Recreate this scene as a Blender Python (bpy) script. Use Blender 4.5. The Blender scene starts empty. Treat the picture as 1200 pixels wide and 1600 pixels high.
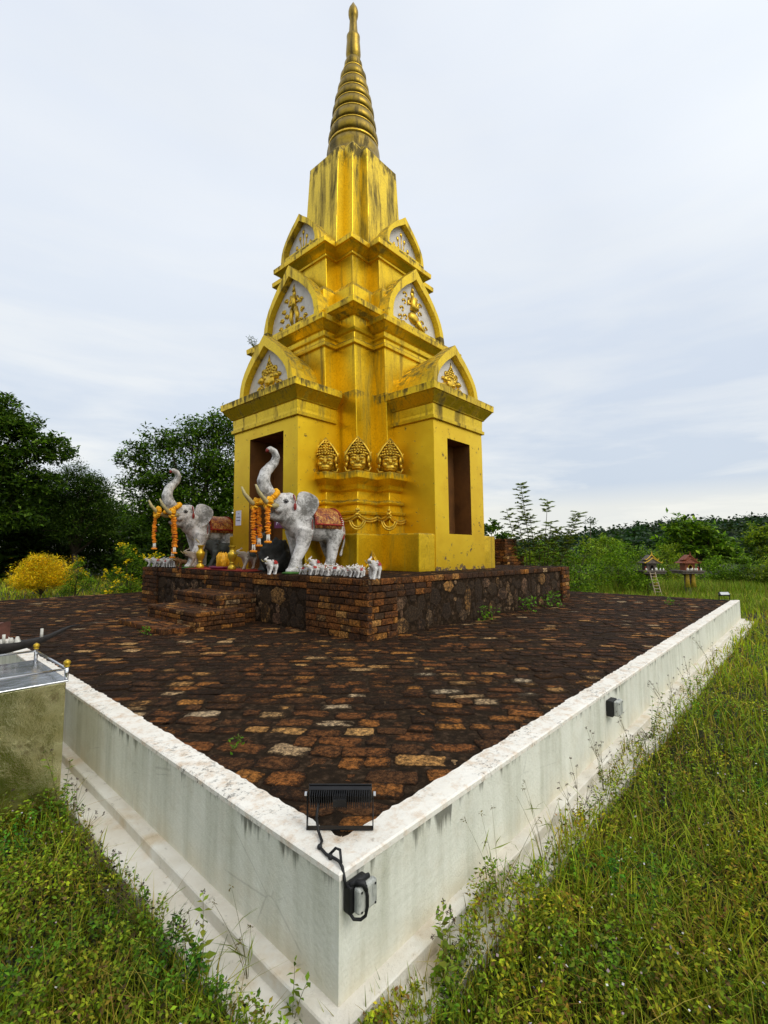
import bpy, math, random
import numpy as np
from mathutils import Vector, Matrix
from mathutils import noise as mnoise
R = math.radians
rnd = random.Random(7)
rng = np.random.default_rng(11)
S = bpy.context.scene
COL = S.collection

# ------------------------------------------------------------------ camera
EYE = Vector((-1.354, -1.472, 1.30))
YAW, PITCH = R(42.25), R(4.77)
cam = bpy.data.cameras.new('camera')
co = bpy.data.objects.new('camera', cam); COL.objects.link(co)
cam.sensor_fit = 'HORIZONTAL'; cam.sensor_width = 36; cam.lens = 36*732.2/1200
cam.clip_start = 0.05; cam.clip_end = 9000
co.location = EYE
co.rotation_euler = (R(90)+PITCH, 0, YAW-R(90))
S.camera = co
FWD = np.array([math.cos(YAW), math.sin(YAW)]); RGT = np.array([FWD[1], -FWD[0]])
def spot(px, d):
    """ground position at distance d ahead of the photographer, bearing given by picture column"""
    k = d*(px-600)/732.2
    return EYE.x+FWD[0]*d+RGT[0]*k, EYE.y+FWD[1]*d+RGT[1]*k

# ------------------------------------------------------------------ light
SUN_EL, SUN_AZ = R(44), R(-86)          # azimuth measured from +X, counter-clockwise
W = bpy.data.worlds.new('World'); S.world = W; W.use_nodes = True
def nd(nt, t, ins=None, **props):
    n = nt.nodes.new('ShaderNode'+t)
    for k, v in props.items(): setattr(n, k, v)
    for k, v in (ins or {}).items():
        s = n.inputs[k]
        if isinstance(v, bpy.types.NodeSocket): nt.links.new(v, s)
        else: s.default_value = v
    return n
def ramp(nt, fac, stops, interp='LINEAR'):
    n = nt.nodes.new('ShaderNodeValToRGB'); nt.links.new(fac, n.inputs[0])
    e = n.color_ramp.elements; n.color_ramp.interpolation = interp
    while len(e) < len(stops): e.new(0.5)
    for x, (p, c) in zip(e, stops):
        x.position = p; x.color = (c, c, c, 1) if isinstance(c, (int, float)) else (*c, 1)
    return n.outputs[0]
def mixc(nt, f, a, b, mode='MIX'):
    n = nt.nodes.new('ShaderNodeMix'); n.data_type = 'RGBA'; n.blend_type = mode
    for i, v in ((0, f), (6, a), (7, b)):
        s = n.inputs[i]
        if isinstance(v, bpy.types.NodeSocket): nt.links.new(v, s)
        else: s.default_value = v if isinstance(v, (int, float)) else (*v, 1)[:4]
    return n.outputs[2]
def math_(nt, op, a, b=0.0, c=0.0, clamp=False):
    n = nt.nodes.new('ShaderNodeMath'); n.operation = op; n.use_clamp = clamp
    for i, v in enumerate((a, b, c)):
        if isinstance(v, bpy.types.NodeSocket): nt.links.new(v, n.inputs[i])
        else: n.inputs[i].default_value = v
    return n.outputs[0]
nt = W.node_tree; nt.nodes.clear()
sky = nd(nt, 'TexSky', sky_type='NISHITA', sun_disc=False, sun_elevation=SUN_EL, sun_rotation=R(90)-SUN_AZ)
tc = nd(nt, 'TexCoord')
sep = nd(nt, 'SeparateXYZ', {0: tc.outputs['Generated']})
mp = nd(nt, 'Mapping', {'Vector': tc.outputs['Generated'], 'Scale': (1.6, 1.6, 9.0), 'Rotation': (0.05, -0.04, 0.6)})
n1 = nd(nt, 'TexNoise', {'Vector': mp.outputs[0], 'Scale': 1.5, 'Detail': 7.0, 'Roughness': 0.55, 'Distortion': 0.35})
mp2 = nd(nt, 'Mapping', {'Vector': tc.outputs['Generated'], 'Scale': (1.2, 1.2, 2.2)})
n2 = nd(nt, 'TexNoise', {'Vector': mp2.outputs[0], 'Scale': 1.1, 'Detail': 4.0})
SK = 8.5
base = ramp(nt, sep.outputs[2], [(0.0, (.80, .80, .76)), (0.05, (.74, .75, .72)), (0.085, (.74, .75, .72)), (0.13, (.55, .62, .71)), (0.3, (.62, .685, .775)), (0.6, (.75, .795, .86)), (1.0, (.70, .745, .82))])
streak = ramp(nt, n1.outputs[0], [(0.40, 0.0), (0.64, .85)])
lowmask = ramp(nt, sep.outputs[2], [(0.0, .35), (0.03, .8), (0.16, 1.0), (0.36, .55), (0.6, .3)])
f1 = math_(nt, 'MULTIPLY', streak, lowmask)
c1 = mixc(nt, f1, base, (.82, .835, .83))
warm = mixc(nt, math_(nt, 'MULTIPLY', streak, ramp(nt, sep.outputs[2], [(0.02, 0.9), (0.10, 0.5), (0.2, 0.0)])), c1, (.96, .92, .78))
dark = ramp(nt, n2.outputs[0], [(0.35, (.92, .935, .96)), (0.6, (1.0, 1.0, 1.0))])
c2 = mixc(nt, 1.0, warm, dark, 'MULTIPLY')
sdv = (math.cos(SUN_EL)*math.cos(SUN_AZ), math.cos(SUN_EL)*math.sin(SUN_AZ), math.sin(SUN_EL))
dt = nd(nt, 'VectorMath', {0: tc.outputs['Generated'], 1: sdv}, operation='DOT_PRODUCT').outputs['Value']
gl = ramp(nt, dt, [(.25, (1, 1, 1)), (.7, (1.25, 1.22, 1.15)), (.97, (1.7, 1.65, 1.5))])
c2 = mixc(nt, 1.0, c2, gl, 'MULTIPLY')
c3 = mixc(nt, 1.0, c2, (SK, SK, SK), 'MULTIPLY')
c4 = mixc(nt, 0.97, sky.outputs[0], c3)
bg = nd(nt, 'Background', {'Color': c4, 'Strength': 0.125})
wo = nd(nt, 'OutputWorld', {0: bg.outputs[0]})
sl = bpy.data.lights.new('sun', 'SUN'); sl.energy = 1.0; sl.angle = R(30); sl.color = (1, .95, .86)
so = bpy.data.objects.new('sun', sl); COL.objects.link(so)
sd = Vector((math.cos(SUN_EL)*math.cos(SUN_AZ), math.cos(SUN_EL)*math.sin(SUN_AZ), math.sin(SUN_EL)))
so.rotation_euler = sd.to_track_quat('Z', 'Y').to_euler()
so.location = (20, -20, 30)
S.view_settings.view_transform = 'Standard'; S.view_settings.look = 'None'
S.view_settings.exposure = 0.12; S.view_settings.gamma = 1

# ------------------------------------------------------------------ materials
MATS = {}
def mat(name):
    m = bpy.data.materials.new(name); m.use_nodes = True
    nt = m.node_tree; nt.nodes.clear()
    out = nd(nt, 'OutputMaterial'); p = nd(nt, 'BsdfPrincipled'); nt.links.new(p.outputs[0], out.inputs[0])
    MATS[name] = m
    return m, nt, p, out
def setp(nt, p, **kw):
    for k, v in kw.items():
        s = p.inputs[k.replace('_', ' ')]
        if isinstance(v, bpy.types.NodeSocket): nt.links.new(v, s)
        else: s.default_value = (*v, 1) if isinstance(v, tuple) and len(v) == 3 else v
def bump(nt, p, h, strength=.4, dist=.02):
    b = nd(nt, 'Bump', {'Height': h, 'Strength': strength, 'Distance': dist}); nt.links.new(b.outputs[0], p.inputs['Normal'])
def noise(nt, scale, detail=5, rough=.6, vec=None, stretch=None, dist=0.0):
    v = vec or nd(nt, 'TexCoord').outputs['Object']
    if stretch: v = nd(nt, 'Mapping', {'Vector': v, 'Scale': stretch}).outputs[0]
    return nd(nt, 'TexNoise', {'Vector': v, 'Scale': scale, 'Detail': detail, 'Roughness': rough, 'Distortion': dist}).outputs[0]
def simple(name, col, rough=.6, metal=0.0, var=.25, scale=8, b=.15, spec=.4):
    m, nt, p, o = mat(name)
    f = noise(nt, scale)
    dk = tuple(c*(1-var) for c in col); lt = tuple(min(1, c*(1+var*.5)) for c in col)
    setp(nt, p, Base_Color=ramp(nt, f, [(.3, dk), (.7, lt)]), Roughness=rough, Metallic=metal)
    p.inputs['Specular IOR Level'].default_value = spec
    if b: bump(nt, p, noise(nt, scale*6), b, .01)
    return m

def gold_mat(name, col, stain=1.0, bz=1.0):
    m, nt, p, o = mat(name)
    geo = nd(nt, 'NewGeometry'); up = nd(nt, 'SeparateXYZ', {0: geo.outputs['Normal']}).outputs[2]
    big = noise(nt, .9, 4); fine = noise(nt, 22, 6, .7)
    c = ramp(nt, big, [(.3, tuple(x*.86 for x in col)), (.7, tuple(min(1, x*1.1) for x in col))])
    c = mixc(nt, ramp(nt, fine, [(.45, 0.0), (.75, .6 if 'relief' in name else .45)]), c, (col[0]*.35, col[1]*.27, col[2]*.3))
    st = noise(nt, 1.0, 6, .62, stretch=(3.2, 3.2, .33), dist=.3)
    st2 = noise(nt, 1.0, 5, .7, stretch=(13, 13, 1.1))
    s = math_(nt, 'ADD', math_(nt, 'MULTIPLY', st, .72), math_(nt, 'MULTIPLY', st2, .28))
    sm = ramp(nt, s, [(.54-.02*stain, 0.0), (.585-.02*stain, .25), (.68-.02*stain, 1.0)])
    # mould grows where water rests: upward faces and just below ledges
    upm = ramp(nt, up, [(.10, 0.0), (.5, 1.0)])
    patch = ramp(nt, noise(nt, 7, 7, .72), [(.40, 0.0), (.60, 1.0)])
    upf = math_(nt, 'MULTIPLY', upm, patch)
    zz = nd(nt, 'SeparateXYZ', {0: nd(nt, 'TexCoord').outputs['Object']}).outputs[2]
    drip = math_(nt, 'ADD', math_(nt, 'MULTIPLY', noise(nt, 1.0, 6, .7, stretch=(9, 9, 2.0)), .6), math_(nt, 'MULTIPLY', noise(nt, 2.0, 4), .4))
    bands = None
    for a_, b_ in ((3.66, 3.93), (5.40, 5.67), (5.62, 5.94), (7.62, 7.86), (1.86, 2.06), (10.2, 11.0)):
        bnd = nd(nt, 'MapRange', {0: zz, 1: a_, 2: b_-.02, 3: 0.0, 4: .13}).outputs[0]
        bnd = math_(nt, 'MULTIPLY', bnd, math_(nt, 'LESS_THAN', zz, b_))
        bands = bnd if bands is None else math_(nt, 'MAXIMUM', bands, bnd)
    bm_ = ramp(nt, math_(nt, 'ADD', drip, bands), [(.57, 0.0), (.66, 1.0)])
    sm = math_(nt, 'MAXIMUM', sm, math_(nt, 'MULTIPLY', bm_, ramp(nt, math_(nt, 'MULTIPLY', bands, 8.0), [(0.0, 0.0), (.3, 1.0)])))
    tot = math_(nt, 'MAXIMUM', math_(nt, 'MULTIPLY', sm, min(.92, .8*stain)), math_(nt, 'MULTIPLY', upf, .9), clamp=True)
    moss = ramp(nt, noise(nt, 30, 4), [(.35, (.04, .030, .007)), (.7, (.16, .115, .02))])
    ob_ = nd(nt, 'TexCoord').outputs['Object']
    wv = nd(nt, 'VectorMath', {0: ob_, 1: nd(nt, 'VectorMath', {0: nd(nt, 'TexNoise', {'Vector': ob_, 'Scale': 3.0, 'Detail': 5.0}).outputs['Color'], 1: (.35, .35, .35)}, operation='MULTIPLY').outputs[0]}, operation='ADD').outputs[0]
    cr = nd(nt, 'TexVoronoi', {'Vector': wv, 'Scale': 1.1}, feature='DISTANCE_TO_EDGE').outputs[0]
    ck = math_(nt, 'MULTIPLY', ramp(nt, cr, [(0, 1.0), (.006, 0.0)]), ramp(nt, noise(nt, 1.7), [(.50, 0.0), (.58, 1.0)]))
    c = mixc(nt, math_(nt, 'MULTIPLY', ck, .55), c, (.10, .05, .01))
    chip = ramp(nt, noise(nt, 16, 5, .8), [(.70, 0.0), (.72, 1.0)])
    c = mixc(nt, math_(nt, 'MULTIPLY', chip, .6), c, (.20, .12, .04))
    c = mixc(nt, tot, c, moss)
    setp(nt, p, Base_Color=c, Metallic=math_(nt, 'MULTIPLY', math_(nt, 'SUBTRACT', 1.0, tot), .82),
         Roughness=ramp(nt, math_(nt, 'ADD', tot, math_(nt, 'MULTIPLY', noise(nt, 2.5, 6, .7), .25)), [(0.05, .30), (.25, .42), (1, .85)]))
    h = math_(nt, 'ADD', math_(nt, 'MULTIPLY', noise(nt, 1.5, 3), 1.0), math_(nt, 'MULTIPLY', noise(nt, 45, 6, .75), .06))
    bump(nt, p, h, .30*bz, .03)
    return m
gold_mat('gold', (.85, .555, .018), .9)
gold_mat('gold_mould', (.83, .56, .022), 1.9)
gold_mat('gold_shaft', (.82, .57, .03), 2.6)
gold_mat('gold_plinth', (.82, .53, .016), .8, 2.0)
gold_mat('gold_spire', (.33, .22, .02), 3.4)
gold_mat('gold_relief', (.85, .55, .05), .5, 1.5)
# porch shaft: brown-gold, peeling at the foot
m, nt, p, o = mat('gold_foot'); 
tcz = nd(nt, 'SeparateXYZ', {0: nd(nt, 'TexCoord').outputs['Object']}).outputs[2]
peel = math_(nt, 'ADD', noise(nt, 6, 8, .8), ramp(nt, tcz, [(0.0, .16), (.14, .01), (.8, 0.0)]))
edge = ramp(nt, peel, [(.61, 0.0), (.64, 1.0)])
c = ramp(nt, noise(nt, 1.4, 4), [(.3, (.76, .46, .012)), (.7, (.88, .59, .022))])
c = mixc(nt, edge, c, ramp(nt, noise(nt, 25), [(.4, (.05, .03, .015)), (.7, (.22, .13, .07))]))
setp(nt, p, Base_Color=c, Metallic=math_(nt, 'MULTIPLY', math_(nt, 'SUBTRACT', 1.0, edge), .8), Roughness=ramp(nt, edge, [(0, .38), (1, .9)]))
bump(nt, p, math_(nt, 'SUBTRACT', math_(nt, 'MULTIPLY', noise(nt, 3, 5), .5), math_(nt, 'MULTIPLY', edge, .4)), .35, .03)
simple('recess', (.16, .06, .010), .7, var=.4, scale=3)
simple('tympanum', (.74, .70, .64), .8, var=.2, scale=6)

def brickmat(name, stops, moss, mossamt, bz=.8):
    m, nt, p, o = mat(name)
    a = nd(nt, 'Attribute', attribute_name='Col')
    f = nd(nt, 'SeparateColor', {0: a.outputs['Color']}).outputs[0]
    c = ramp(nt, f, stops)
    c = mixc(nt, .9, c, ramp(nt, noise(nt, 26, 9, .92), [(.43, (.06, .06, .06)), (.51, (.85, .8, .75)), (.59, (2.3, 2.1, 1.7))]), 'MULTIPLY')
    mo = noise(nt, 1.3, 8, .75, dist=.5); mo2 = noise(nt, 15, 8, .85)
    g = math_(nt, 'ADD', math_(nt, 'MULTIPLY', mo, .5), math_(nt, 'MULTIPLY', mo2, .62))
    k = nd(nt, 'SeparateColor', {0: a.outputs['Color']}).outputs[1]
    g = math_(nt, 'ADD', g, math_(nt, 'MULTIPLY', math_(nt, 'SUBTRACT', k, .5), .20))
    mk = ramp(nt, g, [(.545-mossamt, 0.0), (.625-mossamt, 1.0)])
    c = mixc(nt, math_(nt, 'MULTIPLY', mk, .93), c, ramp(nt, noise(nt, 38, 8, .85), [(.36, tuple(x*.4 for x in moss)), (.52, tuple(x*1.3 for x in moss)), (.62, (moss[0]*4.5, moss[1]*3.6, moss[2]*3.0))]))
    lich = ramp(nt, noise(nt, 60, 6, .8), [(.62, 0.0), (.67, 1.0)])
    c = mixc(nt, math_(nt, 'MULTIPLY', lich, .55), c, (.34, .25, .15))
    setp(nt, p, Base_Color=c, Roughness=.85)
    p.inputs['Specular IOR Level'].default_value = .12
    h = math_(nt, 'ADD', noise(nt, 26, 10, .82), math_(nt, 'MULTIPLY', noise(nt, 110, 4, .8), .5))
    bump(nt, p, h, bz, .02)
    return m
BST = [(0.0, (.04, .020, .010)), (.3, (.10, .045, .018)), (.55, (.20, .075, .022)), (.75, (.34, .15, .035)), (.9, (.42, .25, .10)), (1.0, (.42, .34, .24))]
brickmat('paving_brick', BST, (.0105, .006, .0032), .078)
brickmat('wall_brick', BST, (.03, .018, .012), .02)
brickmat('rubble', [(0, (.10, .055, .035)), (.4, (.18, .11, .07)), (.75, (.26, .17, .10)), (1, (.34, .18, .06))], (.018, .013, .009), .10)
m, nt, p, o = mat('mortar')
setp(nt, p, Base_Color=ramp(nt, noise(nt, 14, 8, .75), [(.3, (.008, .0055, .0035)), (.52, (.028, .017, .009)), (.68, (.10, .06, .035))]), Roughness=1.0)
p.inputs['Specular IOR Level'].default_value = .1
bump(nt, p, noise(nt, 50, 8, .8), .9, .02)

def wallmat(name, col, streaks=1.0, rust=.3):
    m, nt, p, o = mat(name)
    ob = nd(nt, 'TexCoord').outputs['Object']
    z = nd(nt, 'SeparateXYZ', {0: ob}).outputs[2]
    c = ramp(nt, noise(nt, 1.3, 5), [(.3, tuple(x*.9 for x in col)), (.7, col)])
    c = mixc(nt, ramp(nt, noise(nt, 5, 8, .7), [(.5, 0.0), (.75, .5*rust+.1)]), c, (.52, .40, .25))
    st = noise(nt, 1.0, 6, .6, stretch=(17, 17, 1.0), dist=.1)
    grp = noise(nt, 2.3, 3, .6, stretch=(1, 1, .2))
    g = math_(nt, 'ADD', math_(nt, 'MULTIPLY', st, .6), math_(nt, 'MULTIPLY', grp, .4))
    dep = ramp(nt, z, [(0.0, 0.0), (1.0, 1.0)]) if False else nd(nt, 'MapRange', {0: z, 1: .20, 2: .62, 3: 0.0, 4: 1.0}).outputs[0]
    g = math_(nt, 'ADD', g, math_(nt, 'MULTIPLY', math_(nt, 'SUBTRACT', dep, 1.0), .62))
    sm = ramp(nt, g, [(.455, 0.0), (.54, 1.0)])
    c = mixc(nt, math_(nt, 'MULTIPLY', sm, .8*streaks), c, (.045, .042, .03))
    soft = ramp(nt, noise(nt, 1.0, 6, .65, stretch=(6, 6, .6)), [(.44, 0.0), (.72, .55)])
    c = mixc(nt, soft, c, (.36, .37, .27))
    low = nd(nt, 'MapRange', {0: z, 1: .15, 2: .32, 3: .4, 4: 0.0}).outputs[0]
    c = mixc(nt, math_(nt, 'MULTIPLY', low, ramp(nt, noise(nt, 4, 5), [(.35, .2), (.6, 1.0)])), c, (.62, .50, .30))
    crack = nd(nt, 'TexVoronoi', {'Vector': nd(nt, 'Mapping', {'Vector': ob, 'Scale': (1.1, 1.1, 1.5)}).outputs[0], 'Scale': 1.3, 'Randomness': 1.0}, feature='DISTANCE_TO_EDGE').outputs[0]
    ck = math_(nt, 'MULTIPLY', ramp(nt, crack, [(0, 1.0), (.008, 0.0)]), ramp(nt, noise(nt, 2.2), [(.52, 0.0), (.60, 1.0)]))
    c = mixc(nt, math_(nt, 'MULTIPLY', ck, .3), c, (.16, .15, .12))
    pit = ramp(nt, noise(nt, 70, 3, .8), [(.74, 0.0), (.77, .7)])
    c = mixc(nt, pit, c, (.12, .11, .09))
    setp(nt, p, Base_Color=c, Roughness=.62)
    h = math_(nt, 'ADD', math_(nt, 'MULTIPLY', noise(nt, 3.5, 5), 2.2), math_(nt, 'ADD', math_(nt, 'MULTIPLY', noise(nt, 55, 5, .7), .45), math_(nt, 'MULTIPLY', pit, -.8)))
    bump(nt, p, h, .45, .02)
    return m
wallmat('white_wall', (.80, .80, .705))
# coping: whitewash worn to stained plaster
m, nt, p, o = mat('coping')
ob = nd(nt, 'TexCoord').outputs['Object']
c = ramp(nt, noise(nt, 3, 6), [(.3, (.80, .76, .68)), (.7, (.88, .85, .78))])
c = mixc(nt, ramp(nt, noise(nt, 10, 8, .75), [(.48, 0.0), (.72, .85)]), c, (.55, .36, .20))
dkp = math_(nt, 'MULTIPLY', ramp(nt, noise(nt, 34, 8, .8), [(.53, 0.0), (.6, 1.0)]), ramp(nt, noise(nt, 2.6, 3), [(.45, .12), (.62, 1.0)]))
c = mixc(nt, math_(nt, 'MULTIPLY', dkp, .85), c, (.05, .04, .03))
setp(nt, p, Base_Color=c, Roughness=.75)
bump(nt, p, math_(nt, 'ADD', noise(nt, 8, 5), math_(nt, 'MULTIPLY', noise(nt, 60, 5, .7), .3)), .4, .02)
m, nt, p, o = mat('ledge')
c = ramp(nt, noise(nt, 4, 6), [(.3, (.66, .60, .50)), (.7, (.80, .77, .70))])
c = mixc(nt, ramp(nt, noise(nt, 12, 8, .8), [(.58, 0.0), (.72, .8)]), c, (.10, .08, .05))
c = mixc(nt, ramp(nt, noise(nt, 3, 5, .6), [(.55, 0.0), (.7, .6)]), c, (.60, .45, .26))
setp(nt, p, Base_Color=c, Roughness=.75)
bump(nt, p, noise(nt, 30, 7, .7), .5, .02)

# ground
m, nt, p, o = mat('soil_grass')
c = ramp(nt, noise(nt, 3, 8, .7), [(.3, (.010, .008, .004)), (.5, (.020, .020, .006)), (.7, (.05, .055, .012))])
setp(nt, p, Base_Color=c, Roughness=.95); bump(nt, p, noise(nt, 20, 8, .8), 1, .05)
m, nt, p, o = mat('hill_ground')
setp(nt, p, Base_Color=ramp(nt, noise(nt, .05, 8, .7), [(.3, (.012, .03, .010)), (.7, (.035, .065, .018))]), Roughness=.95)

def leafmat(name, transl=.35, rough=.5):
    m, nt, p, o = mat(name)
    a = nd(nt, 'Attribute', attribute_name='Col').outputs['Color']
    setp(nt, p, Base_Color=a, Roughness=rough); p.inputs['Specular IOR Level'].default_value = .12
    t = nd(nt, 'BsdfTranslucent', {'Color': mixc(nt, 1.0, a, (1.3, 1.5, .6), 'MULTIPLY')})
    mx = nd(nt, 'MixShader', {0: transl, 1: p.outputs[0], 2: t.outputs[0]})
    nt.links.new(mx.outputs[0], o.inputs[0])
leafmat('leaf', .3); leafmat('grass', .2, .6)
simple('bark', (.10, .075, .05), .9, var=.5, scale=14, b=.8)
simple('dead_bark', (.30, .26, .22), .9, var=.4, scale=14, b=.6)

# statues and small things
m, nt, p, o = mat('elephant_white')
d1 = noise(nt, 13, 9, .82, dist=.3); d2 = noise(nt, 2.6, 4)
g = math_(nt, 'ADD', math_(nt, 'MULTIPLY', d1, .6), math_(nt, 'MULTIPLY', d2, .4))
mk = ramp(nt, g, [(.45, 0.0), (.56, .85)])
c = mixc(nt, mk, ramp(nt, noise(nt, 4), [(.3, (.60, .57, .54)), (.7, (.80, .78, .76))]), (.085, .08, .065))
setp(nt, p, Base_Color=c, Roughness=.6); bump(nt, p, noise(nt, 30, 7, .75), .6, .015)
m, nt, p, o = mat('saddle')
g = noise(nt, 9, 9, .85, dist=1.2)
c = ramp(nt, g, [(.42, (.06, .025, .035)), (.47, (.24, .04, .02)), (.52, (.44, .15, .03)), (.56, (.66, .40, .09)), (.64, (.40, .30, .22))])
setp(nt, p, Base_Color=c, Roughness=.5, Metallic=.15); bump(nt, p, g, .7, .02)
simple('saddle_trim', (.36, .02, .015), .5, var=.5, scale=20)
simple('figurine_white', (.74, .71, .68), .5, var=.55, scale=26)
simple('ivory', (.50, .42, .20), .5, var=.3, scale=14)
simple('red_paint', (.28, .02, .012), .5, var=.4)
simple('ink', (.012, .012, .014), .5, var=.1, b=0)
simple('moss_green', (.05, .15, .02), .8, var=.4)
simple('marigold', (.95, .30, .008), .75, var=.30, scale=40)
simple('marigold_yellow', (.95, .46, .012), .75, var=.2, scale=40)
simple('bud_white', (.80, .78, .70), .6, var=.15)
simple('brass', (.62, .40, .03), .3, .55, var=.25, scale=6)
simple('wax_yellow', (.85, .42, .01), .45, var=.3, scale=20, b=.4)
simple('tray_purple', (.24, .03, .08), .35, var=.15)
simple('mat_red', (.34, .035, .02), .8, var=.4)
simple('dark_stone', (.045, .052, .048), .6, var=.5, scale=10, b=.5)
simple('black_rock', (.028, .026, .022), .85, var=.6, scale=8, b=.9)
simple('beige_statue', (.40, .33, .26), .6, var=.4, scale=30)
simple('brown_wood', (.20, .09, .025), .6, var=.5, scale=30)
simple('terracotta', (.22, .06, .03), .8, var=.4, scale=12, b=.5)
simple('paper', (.66, .66, .78), .6, var=.05, b=0)
simple('sign_purple', (.16, .03, .10), .4, var=.1, b=0)
simple('black_metal', (.014, .014, .016), .42, .3, var=.3, scale=30)
simple('black_rubber', (.010, .010, .011), .55, var=.3, scale=30)
simple('bolt', (.6, .6, .62), .3, .9, var=.1)
simple('lamp_glass', (.50, .53, .55), .25, var=.1, b=0)
m, nt, p, o = mat('old_plastic')
c = ramp(nt, noise(nt, 12, 8, .7, stretch=(1, 1, .3)), [(.35, (.62, .60, .52)), (.55, (.46, .47, .43)), (.68, (.16, .17, .16)), (.8, (.30, .22, .10))])
setp(nt, p, Base_Color=c, Roughness=.6); bump(nt, p, noise(nt, 40), .3, .01)
m, nt, p, o = mat('stainless')
setp(nt, p, Base_Color=ramp(nt, noise(nt, 3, 6), [(.3, (.50, .51, .52)), (.7, (.72, .73, .76))]), Metallic=1.0, Roughness=.22)
bump(nt, p, noise(nt, 2.5, 3), .25, .04)
m, nt, p, o = mat('steel_panel_reflection')
f = noise(nt, 2.2, 5, .6, dist=1.2)
c = ramp(nt, f, [(.3, (.42, .38, .16)), (.55, (.66, .62, .36)), (.7, (.80, .74, .46))])  # yellow-green reflection of the surrounding plants, put into the steel colour
c = mixc(nt, ramp(nt, noise(nt, 8, 8, .7), [(.56, 0.0), (.66, .6)]), c, (.16, .11, .04))  # dark patches of the mirrored grass, painted in as well
setp(nt, p, Base_Color=c, Metallic=1.0, Roughness=ramp(nt, noise(nt, 3, 7, .7), [(.35, .08), (.7, .34)]))
bump(nt, p, math_(nt, 'ADD', noise(nt, 2.2, 2), math_(nt, 'MULTIPLY', noise(nt, 12, 6, .7), .15)), .5, .08)
simple('charred', (.022, .018, .016), .8, var=.6, scale=20, b=.8)
simple('wax_white', (.60, .58, .52), .5, var=.3, scale=30)
simple('rust_sheet', (.13, .05, .035), .75, .2, var=.5, scale=12)
simple('incense_red', (.32, .06, .04), .8, var=.3)
simple('ash', (.20, .19, .19), .95, var=.5, scale=20, b=.8)
simple('spirit_gold', (.70, .44, .03), .4, .3, var=.3, scale=20)
simple('spirit_brown', (.24, .06, .02), .6, var=.4, scale=20)
simple('concrete_old', (.16, .13, .11), .9, var=.5, scale=10, b=.6)
simple('ladder_wood', (.46, .36, .25), .7, var=.3, scale=20)
simple('cloth_gold', (.50, .34, .03), .6, var=.4, scale=20)
simple('cloth_pale', (.50, .58, .54), .7, var=.3, scale=20)
simple('roof_teal', (.10, .38, .34), .6, var=.2)
simple('house_white', (.6, .6, .58), .7, var=.2)
simple('flower_yellow', (.85, .62, .02), .6, var=.3, scale=20, b=0)

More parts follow.
